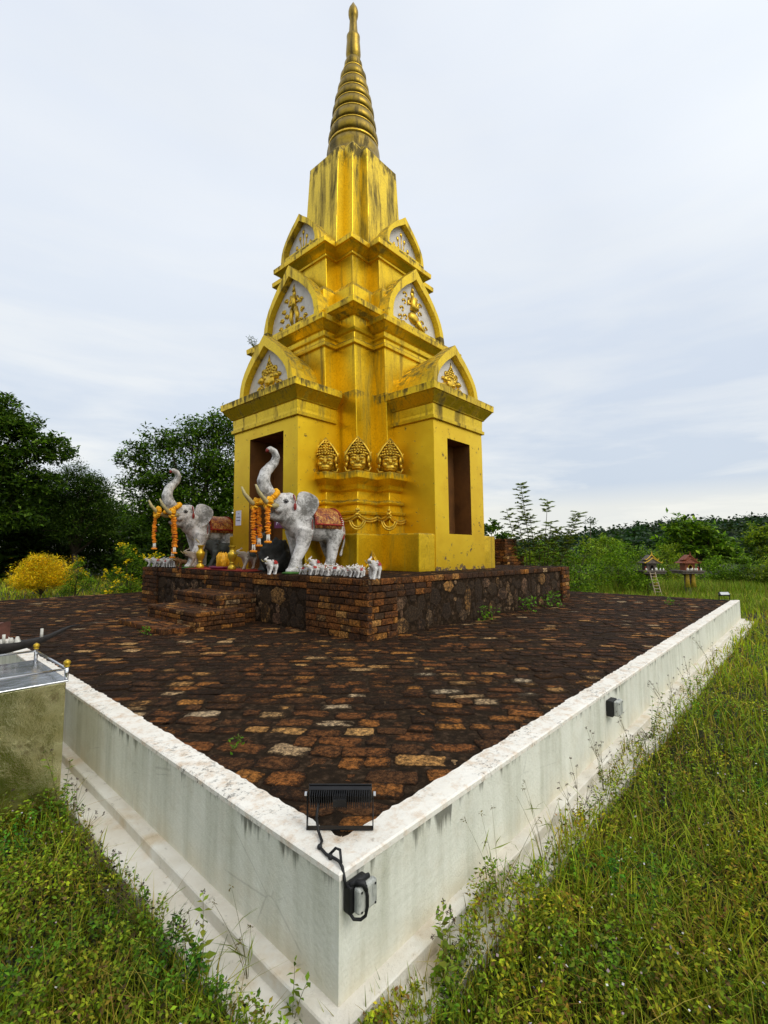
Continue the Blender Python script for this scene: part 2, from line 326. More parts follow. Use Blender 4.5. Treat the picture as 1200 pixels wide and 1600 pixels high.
# ------------------------------------------------------------------ mesh building
class MB:
    def __init__(s): s.v = []; s.f = []; s.c = []
    def add(s, vs, fs, col=None):
        k = len(s.v); s.v += [tuple(x) for x in vs]; s.f += [tuple(i+k for i in f) for f in fs]
        if col is not None: s.c += [col]*len(vs)
        return s
    def box(s, x0, y0, z0, x1, y1, z1, col=None):
        vs = [(x0, y0, z0), (x1, y0, z0), (x1, y1, z0), (x0, y1, z0), (x0, y0, z1), (x1, y0, z1), (x1, y1, z1), (x0, y1, z1)]
        return s.add(vs, [(0, 3, 2, 1), (4, 5, 6, 7), (0, 1, 5, 4), (1, 2, 6, 5), (2, 3, 7, 6), (3, 0, 4, 7)], col)
    def loft(s, secs, cap=True, closed=False):
        n = len(secs[0]); vs = [p for r in secs for p in r]; fs = []
        m = len(secs)
        for i in range(m if closed else m-1):
            for j in range(n):
                a = i*n+j; b = i*n+(j+1) % n; c = ((i+1) % m)*n+(j+1) % n; d = ((i+1) % m)*n+j
                fs.append((a, b, c, d))
        if cap and not closed: fs += [tuple(range(n))[::-1], tuple(range((m-1)*n, m*n))]
        return s.add(vs, fs)
    def rings(s, cx, cy, prof, n=24):
        return s.loft([[(cx+r*math.cos(2*math.pi*j/n), cy+r*math.sin(2*math.pi*j/n), z) for j in range(n)] for z, r in prof])
    def tube(s, pts, rad, n=8, sq=1.0):
        pts = [Vector(p) for p in pts]; rs = rad if isinstance(rad, (list, tuple)) else [rad]*len(pts)
        secs = []; up = None
        for i, p in enumerate(pts):
            t = (pts[min(i+1, len(pts)-1)]-pts[max(i-1, 0)])
            if t.length < 1e-9: t = Vector((0, 0, 1))
            t.normalize()
            if up is None: up = Vector((0, 0, 1)) if abs(t.z) < .9 else Vector((1, 0, 0))
            a = t.cross(up)
            if a.length < 1e-4: a = t.cross(Vector((0, 1, 0)))
            a.normalize(); b = a.cross(t); up = b
            secs.append([p+a*math.cos(2*math.pi*j/n)*rs[i]+b*math.sin(2*math.pi*j/n)*rs[i]*sq for j in range(n)])
        return s.loft(secs)
    def ball(s, c, r, n=10, m=7, M=None):
        rx, ry, rz = (r, r, r) if isinstance(r, (int, float)) else r
        vs = [Vector((0, 0, -rz))]; 
        for i in range(1, m):
            a = math.pi*i/m
            for j in range(n): vs.append(Vector((rx*math.sin(a)*math.cos(2*math.pi*j/n), ry*math.sin(a)*math.sin(2*math.pi*j/n), -rz*math.cos(a))))
        vs.append(Vector((0, 0, rz))); fs = []
        for j in range(n):
            fs.append((0, 1+(j+1) % n, 1+j)); fs.append((len(vs)-1, 1+(m-2)*n+j, 1+(m-2)*n+(j+1) % n))
            for i in range(m-2): a = 1+i*n; fs.append((a+j, a+(j+1) % n, a+n+(j+1) % n, a+n+j))
        if M: vs = [M @ v for v in vs]
        c = Vector(c); return s.add([v+c for v in vs], fs)
    def prism(s, pts2, o, u, w, nrm, t):
        """extrude a 2-D outline (u,w coords) by t along nrm"""
        o, u, w, nrm = map(Vector, (o, u, w, nrm)); n = len(pts2)
        a = [o+u*x+w*y for x, y in pts2]; b = [q+nrm*t for q in a]
        return s.add(a+b, [tuple(range(n)), tuple(range(2*n-1, n-1, -1))]+[(i, i+n, (i+1) % n+n, (i+1) % n) for i in range(n)])
    def arr(s): return np.array(s.v)
    def build(s, name, m, parent=None, smooth=False, bevel=0, fn=None, auto=None):
        off = Vector((0, 0, 0)); q = parent
        while q is not None: off += q.location; q = q.parent
        vs = [fn(v) for v in s.v] if fn else s.v
        me = bpy.data.meshes.new(name)
        me.from_pydata([(v[0]-off.x, v[1]-off.y, v[2]-off.z) for v in vs], [], s.f)
        if s.c:
            a = me.color_attributes.new('Col', 'FLOAT_COLOR', 'POINT')
            a.data.foreach_set('color', np.array([(*c, 1) for c in s.c], 'f').ravel())
        me.materials.append(MATS[m]) if isinstance(m, str) else [me.materials.append(MATS[x]) for x in m]
        import bmesh
        bm = bmesh.new(); bm.from_mesh(me); bmesh.ops.recalc_face_normals(bm, faces=bm.faces); bm.to_mesh(me); bm.free()
        ob = bpy.data.objects.new(name, me); COL.objects.link(ob)
        if parent: ob.parent = parent
        if smooth: me.polygons.foreach_set('use_smooth', [True]*len(me.polygons))
        if bevel:
            b = ob.modifiers.new('b', 'BEVEL'); b.width = bevel; b.segments = 2; b.limit_method = 'ANGLE'; b.angle_limit = R(35)
        return ob
def tag(o, label=None, cat=None, group=None, kind=None):
    for k, v in (('label', label), ('category', cat), ('group', group), ('kind', kind)):
        if v: o[k] = v
    return o
def thing(name, label, cat, loc, group=None):
    o = bpy.data.objects.new(name, None); COL.objects.link(o); o.location = loc; o.empty_display_size = .1
    return tag(o, label, cat, group)
def base_at(mb, name, m, loc, **kw):
    """a single-mesh thing whose origin sits at its base"""
    e = bpy.data.objects.new('t', None); e.location = loc
    ob = mb.build(name, m, e, **kw); ob.parent = None; ob.location = loc; bpy.data.objects.remove(e)
    return ob
def struct(o): o['kind'] = 'structure'; return o
def copy_tree(o, parent=None):
    c = o.copy(); COL.objects.link(c); c.parent = parent
    for ch in o.children: copy_tree(ch, c)
    return c
def remesh(mb, voxel, smooth=6, dec=None):
    """fuse overlapping solids into one continuous skin"""
    me = bpy.data.meshes.new('tmp'); me.from_pydata(mb.v, [], mb.f)
    import bmesh
    bm = bmesh.new(); bm.from_mesh(me); bmesh.ops.recalc_face_normals(bm, faces=bm.faces); bm.to_mesh(me); bm.free()
    ob = bpy.data.objects.new('tmp', me); COL.objects.link(ob)
    r = ob.modifiers.new('r', 'REMESH'); r.mode = 'VOXEL'; r.voxel_size = voxel
    if smooth: sm = ob.modifiers.new('s', 'SMOOTH'); sm.iterations = smooth; sm.factor = .6
    if dec: d = ob.modifiers.new('d', 'DECIMATE'); d.ratio = dec
    dg = bpy.context.evaluated_depsgraph_get(); ev = ob.evaluated_get(dg); e = ev.to_mesh()
    out = MB(); out.v = [tuple(v.co) for v in e.vertices]; out.f = [tuple(q.vertices) for q in e.polygons]
    ev.to_mesh_clear(); bpy.data.objects.remove(ob); bpy.data.meshes.remove(me)
    return out
def xf(mb, M):
    o = MB(); o.v = [tuple(M @ Vector(v)) for v in mb.v]; o.f = list(mb.f); o.c = list(mb.c); return o

# ------------------------------------------------------------------ ground and far land
GZ = -0.62
def ground_h(x, y):
    # level round the terrace, falling away gently to the valley on the far right
    return GZ + .05*mnoise.noise(Vector((x*.35, y*.35, 3)))
g = MB(); xs = sorted(set([-4000, -1500, -600, -250, -100, -60, -40]+list(np.arange(-30, 60.1, 1.5))+[75, 100, 180, 400, 900, 2000, 4500]))
for y in xs:
    for x in xs: g.v.append((x, y, ground_h(x, y)))
n = len(xs); g.f = [(j*n+i, j*n+i+1, (j+1)*n+i+1, (j+1)*n+i) for j in range(n-1) for i in range(n-1)]
struct(g.build('ground', 'soil_grass', smooth=True))

# ------------------------------------------------------------------ terrace
TX, TY = 14.26, 14.6
t = MB(); t.box(.10, .10, -1.0, TX-.03, TY-.03, -.009)
struct(t.build('terrace_core', 'mortar'))
u = np.array([RGT[0], RGT[1]]); w = np.array([FWD[0], FWD[1]])
pv = MB()
def tile(cx, cy, L, Wd, ang, col, z=-.008, h=.02):
    """worn brick: irregular outline, domed top"""
    ca, sa = math.cos(ang), math.sin(ang); pts = []
    k = 14
    for i in range(k):
        a = 2*math.pi*(i+.5)/k
        c_, s_ = math.cos(a), math.sin(a); e = rnd.uniform(.25, .5)
        x = math.copysign(abs(c_)**e, c_)*L/2*(1+rnd.uniform(-.16, .06)); y = math.copysign(abs(s_)**e, s_)*Wd/2*(1+rnd.uniform(-.20, .08))
        pts.append((x, y))
    tl = rnd.uniform(-.012, .012), rnd.uniform(-.012, .012)
    vs = []
    for sc, zz in ((1.0, z-.02), (.985, z+h*.2), (.92, z+h*.85), (.5, z+h)):
        for x, y in pts:
            X, Y = x*sc, y*sc
            vs.append((cx+ca*X-sa*Y, cy+sa*X+ca*Y, zz+tl[0]*X+tl[1]*Y+(rnd.uniform(-.002, .002) if sc < .9 else 0)))
    fs = [(i*k+j, i*k+(j+1) % k, (i+1)*k+(j+1) % k, (i+1)*k+j) for i in range(3) for j in range(k)]+[tuple(range(3*k, 4*k))]
    pv.add(vs, fs, None); pv.c += [(col[0], col[1]+e_, 0) for e_ in (1.3, .75, .30, -.15) for _ in range(k)]
BX0, BY0, BX1, BY1 = 3.6, 3.35, 11.3, 11.6      # shrine platform
ang0 = math.atan2(u[1], u[0])
v0 = 1.6; row = 0
while v0 < 21.5:
    rh = rnd.uniform(.115, .19); u0 = -11+rnd.uniform(-.3, .3)
    while u0 < 11:
        L = rnd.uniform(.15, .36)
        x = EYE.x+u[0]*(u0+L/2)+w[0]*(v0+rh/2); y = EYE.y+u[1]*(u0+L/2)+w[1]*(v0+rh/2)
        # courses wander a little the farther they run
        dv = .10*mnoise.noise(Vector((u0*.3, v0*.3, 0)))+.10*mnoise.noise(Vector((u0*1.1, v0*1.1, 8)))
        dv += rnd.gauss(0, .014); x += w[0]*dv; y += w[1]*dv
        if .13 < x < TX-.10 and .13 < y < TY-.10 and not (BX0+.2 < x < BX1-.2 and BY0+.2 < y < BY1-.2):
            near = max(0, 1-(math.hypot(x, y)/3.2))
            f = min(1, max(0, rnd.betavariate(1.7, 2.6)+near*.2+.25*mnoise.noise(Vector((x*.9, y*.9, 6)))))
            mo = .42+rnd.uniform(-.32, .30)-near*.55+(.03 if x > 5 else 0)
            if rnd.random() < .03: f = rnd.uniform(.82, 1); mo -= .25
            tile(x+rnd.gauss(0, .008), y+rnd.gauss(0, .008), L*rnd.uniform(.95, 1.06), rh*rnd.uniform(.92, 1.08), ang0+rnd.gauss(0, .11)+.5*mnoise.noise(Vector((u0*.5, v0*.5, 4))), (f, mo, 0), z=-.008+rnd.uniform(-.009, .004), h=rnd.uniform(.002, .012))
        u0 += L
    v0 += rh
struct(pv.build('terrace_paving', 'paving_brick', smooth=True))

# white retaining wall round the terrace
wall = thing('retaining_wall', 'low whitewashed wall with black drips holding up the brick terrace', 'wall', (0, 0, GZ))
def ringwall(d0, d1, z0, z1, step=.5, jit=0, inner_j=0, topj=0, sides=(0, 1, 2, 3)):
    """square ring between offsets d0 (outside) and d1 (inside) from the terrace edge"""
    mb = MB(); q = []
    cs = [(0, 0), (TX, 0), (TX, TY), (0, TY)]
    for k in sides:
        (ax, ay), (bx, by) = cs[k], cs[(k+1) % 4]
        L = math.hypot(bx-ax, by-ay); n = int(L/step); dx, dy = (bx-ax)/L, (by-ay)/L; nx, ny = -dy, dx
        for i in range(n):
            t_ = L*i/n
            def pt(d):
                if i == 0:
                    sx = 1 if ax == 0 else -1; sy = 1 if ay == 0 else -1
                    return ax+sx*d, ay+sy*d
                tt = min(max(t_, max(d, 0)), L-max(d, 0)); return ax+dx*tt+nx*d, ay+dy*tt+ny*d
            ji = inner_j*mnoise.noise(Vector((ax+dx*t_*4, ay+dy*t_*4, 1)))+inner_j*.6*rnd.uniform(-1, 1)
            jo = jit*mnoise.noise(Vector((ax+dx*t_*1.3, ay+dy*t_*1.3, 5)))
            q.append((pt(d0+jo), pt(d1+ji), topj*mnoise.noise(Vector((ax+dx*t_*2, ay+dy*t_*2, 9)))))
    secs = []
    for (o_, i_, tz) in q:
        m1 = (o_[0]*.55+i_[0]*.45, o_[1]*.55+i_[1]*.45)
        secs.append([(*o_, z0), (*o_, z1-.006), (o_[0]*.94+i_[0]*.06, o_[1]*.94+i_[1]*.06, z1+tz*.3), (*m1, z1+tz), (*i_, z1-.004+tz*.5), (*i_, z0)])
    mb.loft(secs, closed=len(sides) == 4)
    return mb
ringwall(0, .16, -1.0, -.014, .25, .004).build('wall_face', 'white_wall', wall, fn=None)
ringwall(-.004, .172, -.018, .012, .035, .002, .014, .006, sides=(3, 0)).build('coping', 'coping', wall)
ringwall(-.085, .02, -.9, -.48, .2, .006, 0, .004).build('ledge', 'ledge', wall)
ringwall(-.26, -.07, -.9, -.545, .12, .03, 0, .008).build('footing', 'ledge', wall)

# ------------------------------------------------------------------ shrine platform
def brick(mb, o, uu, nn, L, h, d, col):
    """one worn brick standing in a wall: o = lower left front, uu along, nn outward"""
    j = lambda s: rnd.uniform(-s, s)
    o = Vector(o); uu = Vector(uu); nn = Vector(nn); zz = Vector((0, 0, 1)); vs = []
    e = .010
    f0 = [(e, e), (L*.5, e*.6), (L-e, e), (L-e*.5, h*.5), (L-e, h-e), (L*.5, h-e*.6), (e, h-e), (e*.5, h*.5)]
    fr = j(.007)
    for (x, z), dd in zip(f0, [0]*8): vs.append(o+uu*(x+j(.004))+zz*(z+j(.003))+nn*(fr+j(.003)))
    f1 = [(0, 0), (L*.5, 0), (L, 0), (L, h*.5), (L, h), (L*.5, h), (0, h), (0, h*.5)]
    for x, z in f1: vs.append(o+uu*(x*.985+L*.007)+zz*(z*.96+h*.02)+nn*(fr-.012))
    for x, z in f1: vs.append(o+uu*(x*.985+L*.007)+zz*(z*.96+h*.02)-nn*d)
    c = o+uu*L*.5+zz*h*.5+nn*(fr+.004); vs.append(c)
    fs = [(i, (i+1) % 8, 24) for i in range(8)]+[(i, i+8, (i+1) % 8+8, (i+1) % 8) for i in range(8)]+[(i+8, i+16, (i+1) % 8+16, (i+1) % 8+8) for i in range(8)]
    mb.add(vs, fs, col)
def bcol(lo=0., hi=1., m=None):
    f = min(1, max(0, rnd.betavariate(2.0, 2.2)))
    return (f, rnd.random() if m is None else m, 0)
def course_wall(mb, o, uu, nn, L, z0, z1, ch=.098, d=.1, m=None):
    n = round((z1-z0)/ch); ch = (z1-z0)/n
    for k in range(n):
        x = -rnd.uniform(0, .15)
        while x < L-.02:
            l = rnd.uniform(.19, .31); a = max(x, 0); b = min(x+l, L)
            if L-b < .06: b = L
            if b-a > .03: brick(mb, Vector(o)+Vector(uu)*a+Vector((0, 0, z0+k*ch+rnd.uniform(-.003, .003))), uu, nn, b-a-.008, ch-.008, d, bcol(m=m))
            x = b if b > x else x+l
def rubble_wall(mb, o, uu, nn, L, z0, z1):
    o = Vector(o); uu = Vector(uu); nn = Vector(nn); zz = Vector((0, 0, 1))
    x = 0; pts = []
    for tries in range(int(L*260)):
        r = rnd.choice([.05, .08, .10, .14, .18]) if tries > L*60 else rnd.choice([.14, .19]); px = rnd.uniform(r*.6, L-r*.6); pz = rnd.uniform(z0+r*.5, z1-r*.5)
        if all((px-a)**2+(pz-b)**2 > ((r+c)*.80)**2 for a, b, c in pts): pts.append((px, pz, r))
    for px, pz, r in pts:
        n = rnd.choice([5, 6, 7]); ph = rnd.uniform(0, 6.28); col = (rnd.random(), rnd.random(), 0); asp = rnd.uniform(.75, 1.3)
        out = [(math.cos(ph+2*math.pi*i/n)*r*asp*rnd.uniform(.8, 1.22), math.sin(ph+2*math.pi*i/n)*r/asp*rnd.uniform(.8, 1.22)) for i in range(n)]
        vs = []
        for sc, dd in ((1.12, -.05), (1.06, .0), (.84, .010+.05*r), (.4, .012+.05*r)):
            for a, b in out:
                zz_ = min(max(pz+b*sc, z0+.01), z1-.004); xx_ = min(max(px+a*sc, 0.02), L-.02)
                vs.append(o+uu*xx_+zz*zz_+nn*(dd+rnd.uniform(-.004, .004)))
        fs = [(i*n+j, i*n+(j+1) % n, (i+1)*n+(j+1) % n, (i+1)*n+j) for i in range(3) for j in range(n)]+[tuple(range(3*n, 4*n))]
        mb.add(vs, fs, col)
PZ = .90
plat = thing('shrine_platform', 'square weathered brick and rubble platform under the golden stupa', 'platform', (7.45, 7.45, 0))
core = MB(); core.box(BX0+.024, BY0+.040, -.05, BX1-.05, BY1-.05, PZ-.055)
core.build('core', 'mortar', plat)
bw = MB(); rb = MB()
X_, Y_, NX, NY = (1, 0, 0), (0, 1, 0), (-1, 0, 0), (0, -1, 0)
ZT = PZ-.005
# left-hand face (towards the steps): X = BX0
def faceL(y0, y1, kind, dx=0):
    if kind == 'b': course_wall(bw, (BX0-dx, y0, 0), Y_, NX, y1-y0, -.01, ZT)
    else:
        rb = MB(); rubble_wall(rb, (BX0+.03, y0, 0), Y_, NX, y1-y0, 0, ZT-.22); rb.build('rubble_infill', 'rubble', plat); course_wall(bw, (BX0, y0, 0), Y_, NX, y1-y0, ZT-.21, ZT)
faceL(BY0-.03, 4.75, 'b', .03); faceL(4.75, 6.4, 'r'); faceL(6.4, 8.3, 'b'); faceL(8.3, 10.7, 'r'); faceL(10.7, BY1, 'b', .03)
def faceR(x0, x1, kind, dy=0):
    if kind == 'b': course_wall(bw, (x0, BY0-dy, 0), X_, NY, x1-x0, -.01, ZT)
    else:
        rb = MB(); rubble_wall(rb, (x0, BY0+.05, 0), X_, NY, x1-x0, 0, ZT-.12); rb.build('rubble_infill', 'rubble', plat); course_wall(bw, (x0, BY0+.01, 0), X_, NY, x1-x0, ZT-.11, ZT)
faceR(BX0-.02, 4.25, 'b', .03); faceR(4.25, 10.8, 'r'); faceR(10.8, BX1, 'b', .02)
course_wall(bw, (4.3, BY0+.02, 0), X_, NY, .9, ZT-.31, ZT-.105)
course_wall(bw, (BX1, BY0, 0), Y_, X_, BY1-BY0, 0, ZT); course_wall(bw, (BX0, BY1, 0), X_, Y_, BX1-BX0, 0, ZT)
bw.build('brickwork', 'wall_brick', plat)
pv = MB(); y = BY0+.02
while y < BY1-.05:
    rh = rnd.uniform(.13, .17); x = BX0+rnd.uniform(-.02, .02)
    while x < BX1-.08:
        L = rnd.uniform(.2, .32); L = min(L, BX1-x+.01)
        if not (5.6 < x < 9.2 and 5.6 < y < 9.2): tile(x+L/2, y+rh/2, L-.012, rh-.01, rnd.gauss(0, .02), (min(1, rnd.betavariate(2, 3)), rnd.random()*.8+.3, 0), z=PZ-.022, h=.018)
        x += L
    y += rh
pv.build('platform_paving', 'paving_brick', plat, smooth=True)

steps = thing('brick_steps', 'three worn brick steps rising to the platform with elephants', 'steps', (2.7, 7, 0))
for (x0, y0, x1, y1, z1) in ((1.80, 6.05, 2.45, 7.9, .09), (2.28, 5.95, 3.2, 7.85, .31), (2.85, 6.25, 3.60, 8.1, .53)):
    s_ = MB(); s_.box(x0+.04, y0+.04, -.05, x1, y1-.04, z1-.03, (.3, .9, 0))
    course_wall(s_, (x0, y0, 0), Y_, NX, y1-y0, -.01, z1-.004, .085, .1, .45); course_wall(s_, (x0, y0, 0), X_, NY, x1-x0, -.01, z1-.004, .085, .1, .45)
    course_wall(s_, (x0, y1, 0), X_, Y_, x1-x0, -.01, z1-.004, .085, .1, .5)
    pv = MB(); x = x0
    while x < x1-.03:
        rh = min(rnd.uniform(.13, .17), x1-x); y = y0
        while y < y1-.05:
            L = min(rnd.uniform(.2, .32), y1-y)
            tile(x+rh/2, y+L/2, rh-.008, L-.012, rnd.gauss(0, .01), (min(1, rnd.betavariate(2.2, 2.4)), rnd.random()*.6+.1, 0), z=z1-.022, h=.016); y += L
        x += rh
    s_.add(pv.v, pv.f); s_.c += pv.c
    s_.build('step', 'wall_brick', steps)

# ------------------------------------------------------------------ the stupa
CX = CY = 7.45
LV = Vector((-FWD[1], FWD[0], 0))        # the tower leans slightly
def lean(v):
    k = float(np.interp(v[2], [3, 8.6, 17.3], [0, .17, .22]))
    return (v[0]+LV.x*k, v[1]+LV.y*k, v[2])
stupa = thing('golden_stupa', 'tall gold painted stupa with ringed spire and arched gables', 'stupa', (CX, CY, PZ))
def rect(hx, hy, z): return [(CX-hx, CY-hy, z), (CX+hx, CY-hy, z), (CX+hx, CY+hy, z), (CX-hx, CY+hy, z)]
def redent(a, b, c, prof, armprof=None, split=False):
    mb = MB()
    mb.loft([rect(a+o, a+o, z) for z, o in prof])
    ap = armprof or prof
    if split:                      # leave the doorway of the porch free
        for s in (-1, 1): mb.loft([[(CX-b-o, CY+s*.9, z), (CX+b+o, CY+s*.9, z), (CX+b+o, CY+s*(c+o), z), (CX-b-o, CY+s*(c+o), z)] for z, o in ap])
    else: mb.loft([rect(b+o, c+o, z) for z, o in ap])
    mb.loft([rect(c+o-.0015, b+o-.0015, z-.0015) for z, o in ap])
    return mb
def B(mb, name, m='gold', par=stupa, bevel=.012, **kw): return mb.build(name, m, par, bevel=bevel, fn=lean, **kw)
# plinth
pl = MB(); pl.loft([rect(2.27, 2.27, z) for z in (PZ-.03, 1.655)])
pl.loft([rect(1.5, 3.225, z) for z in (PZ-.03, 1.66)]); 
for s in (-1, 1): pl.loft([[(CX-2.93, CY+s*1.1, z), (CX+2.93, CY+s*1.1, z), (CX+2.93, CY+s*1.46, z), (CX-2.93, CY+s*1.46, z)] for z in (PZ-.03, 1.652)])
B(pl, 'plinth', 'gold_plinth', bevel=.03)
# ledge carried by mouldings
lp = [(1.6, .27), (2.05, .25), (2.06, .29), (2.12, .30), (2.13, .22), (2.27, .20), (2.28, .26), (2.33, .27), (2.36, .22), (2.38, .17), (2.56, .14), (2.60, .20), (2.70, .22), (2.80, .33), (2.81, .35), (2.955, .35), (2.965, .32), (2.99, .0)]
B(redent(1.8, 2.15, 1.2, lp, split=True), 'moulded_ledge')
# body
bp = [(2.9, 0), (5.86, 0), (5.865, .055), (5.95, .06), (5.99, .03), (6.13, .02), (6.16, .06), (6.22, .085), (6.225, .04), (6.48, .05), (6.50, .10), (6.62, .26), (6.625, .29), (6.76, .30), (6.80, .22), (6.82, 0)]
ap = [(2.9, 0), (5.86, 0), (5.865, .05), (5.94, .055), (5.98, .02), (6.05, .02), (6.08, .06), (6.12, .065), (6.125, .03), (6.22, .04), (6.24, .08), (6.37, .19), (6.375, .22), (6.50, .225), (6.53, .15), (6.55, 0)]
B(redent(1.8, 2.15, 1.2, bp, ap), 'body')
B(redent(1.62, 1.95, .98, [(6.5, .0), (7.38, 0), (7.50, -.06), (7.56, -.22)]), 'attic', 'gold')
up = [(7.3, 0), (8.34, 0), (8.345, .05), (8.40, .05), (8.41, .03), (8.46, .10), (8.55, .19), (8.555, .23), (8.68, .235), (8.71, .16), (8.72, -.1)]
B(redent(1.36, 1.70, .80, up), 'upper_body', 'gold')
# redented tapering shaft with pointed shoulders
sh = MB()
for a, b, c, zt in ((.87, .87, .87, 11.86), (1.1, .58, 0, 11.74), (.58, 1.1, 0, 11.739)):
    b2 = b
    sh.loft([rect(a*s, b2*s, z) for z, s in ((8.66, 1.13), (10.2, 1.07), (zt, 1.0), (zt+.10, .93), (zt+.5, .60))])
B(sh, 'shaft', 'gold_shaft')
# ringed spire
sp = MB()
prof = [(11.8, .80), (12.1, .82), (12.25, .78), (12.3, .74), (12.45, .76), (12.6, .745), (12.66, .70)]
rings = [(13.0, .712), (13.4, .656), (13.82, .598), (14.18, .535), (14.54, .455), (14.95, .378), (15.36, .262)]
for i, (z, r) in enumerate(rings):
    zb = (rings[i-1][0]+z)/2 if i else 12.76; zt = (z+rings[i+1][0])/2 if i < 6 else 15.53
    rn = (rings[i+1][1] if i < 6 else .19)
    prof += [(zb+.02, r*.93), (zb+.05, r*.95), (zb+.055, r*.985), (z-.05, r*1.01), (z+.04, r*.99), (zt-.05, (r+rn)/2*.97), (zt, (r+rn)/2*.90)]
sp.rings(CX, CY, prof, 40)
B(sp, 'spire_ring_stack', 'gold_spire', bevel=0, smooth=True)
beads = MB()
for i in range(6):
    zb = (rings[i][0]+rings[i+1][0])/2 if i < 6 else 0; r = (rings[i][1]+rings[i+1][1])/2*.93
    beads.rings(CX, CY, [(zb-.03, r*.9), (zb-.015, r*1.02), (zb+.015, r*1.02), (zb+.03, r*.9)], 40)
beads.rings(CX, CY, [(12.68, .66), (12.70, .72), (12.76, .715), (12.78, .66)], 40)
B(beads, 'spire_bead', 'gold_relief', bevel=0, smooth=True)
fi = MB(); fi.rings(CX, CY, [(15.5, .17), (15.58, .185), (15.62, .20), (15.72, .217), (15.95, .205), (16.15, .19), (16.2, .195), (16.28, .196), (16.31, .15), (16.36, .138), (16.6, .118), (16.86, .104), (16.9, .125), (16.95, .137), (17.02, .146), (17.1, .145), (17.2, .12), (17.32, .06), (17.43, .004)], 28)
B(fi, 'finial', 'gold_spire', bevel=0, smooth=True)

# porches: oriented frames. d = outward direction, t = tangent
DIRS = {'S': ((0, -1, 0), (1, 0, 0)), 'W': ((-1, 0, 0), (0, 1, 0)), 'N': ((0, 1, 0), (-1, 0, 0)), 'E': ((1, 0, 0), (0, -1, 0))}
def P(dr, s, out, z):
    d, t_ = DIRS[dr]; return (CX+t_[0]*s+d[0]*out, CY+t_[1]*s+d[1]*out, z)
def porch(dr, hw, b, ohw, oc, oz0, oz1, depth, dz=0):
    mb = MB(); Z0, Z1 = PZ-.03, 4.08+dz; bi = 1.9
    # front face as a frame round the opening, reveals, sides
    o0, o1 = oc-ohw, oc+ohw
    q = lambda s, o, z: P(dr, s, o, z)
    vs = [q(-hw, b, Z0), q(o0, b, Z0), q(o1, b, Z0), q(hw, b, Z0), q(-hw, b, oz0), q(o0, b, oz0), q(o1, b, oz0), q(hw, b, oz0),
          q(-hw, b, oz1), q(o0, b, oz1), q(o1, b, oz1), q(hw, b, oz1), q(-hw, b, Z1), q(o0, b, Z1), q(o1, b, Z1), q(hw, b, Z1),
          q(-hw, bi, Z0), q(hw, bi, Z0), q(-hw, bi, Z1), q(hw, bi, Z1)]
    fs = [(0, 1, 5, 4), (1, 2, 6, 5), (2, 3, 7, 6), (4, 5, 9, 8), (6, 7, 11, 10), (8, 9, 13, 12), (9, 10, 14, 13), (10, 11, 15, 14),
          (16, 0, 4, 8, 12, 18), (3, 17, 19, 15, 11, 7)]
    mb.add(vs, fs)
    w = B(mb, 'porch_wall', 'gold_foot' if dr in 'SW' else 'gold', bevel=0)
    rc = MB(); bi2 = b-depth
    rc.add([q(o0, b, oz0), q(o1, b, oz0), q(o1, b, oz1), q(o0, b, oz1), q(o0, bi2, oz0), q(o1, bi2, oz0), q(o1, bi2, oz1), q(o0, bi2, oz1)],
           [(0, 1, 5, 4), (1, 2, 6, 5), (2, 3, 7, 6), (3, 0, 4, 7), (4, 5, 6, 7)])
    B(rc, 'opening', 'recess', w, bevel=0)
    cn = MB()
    pr = [(4.07, -.02), (4.075, .055), (4.15, .06), (4.155, .025), (4.22, .02), (4.40, .03), (4.405, .06), (4.43, .07), (4.60, .20), (4.62, .21), (4.625, .235), (4.775, .24), (4.80, .18), (4.84, -.1)]
    cn.loft([[P(dr, -hw-o, bi, z+dz), P(dr, -hw-o, b+o, z+dz), P(dr, hw+o, b+o, z+dz), P(dr, hw+o, bi, z+dz)] for z, o in pr])
    B(cn, 'porch_cornice', 'gold_mould')
porch('S', .97, 3.24, .45, -.03, 1.665, 3.74, .45)
porch('W', 1.24, 2.95, .65, .09*-1+.0, PZ+.01, 3.87, .66, .04)
porch('E', .97, 3.0, .45, 0, 1.67, 3.74, .45); porch('N', .97, 3.0, .45, 0, 1.67, 3.74, .45)

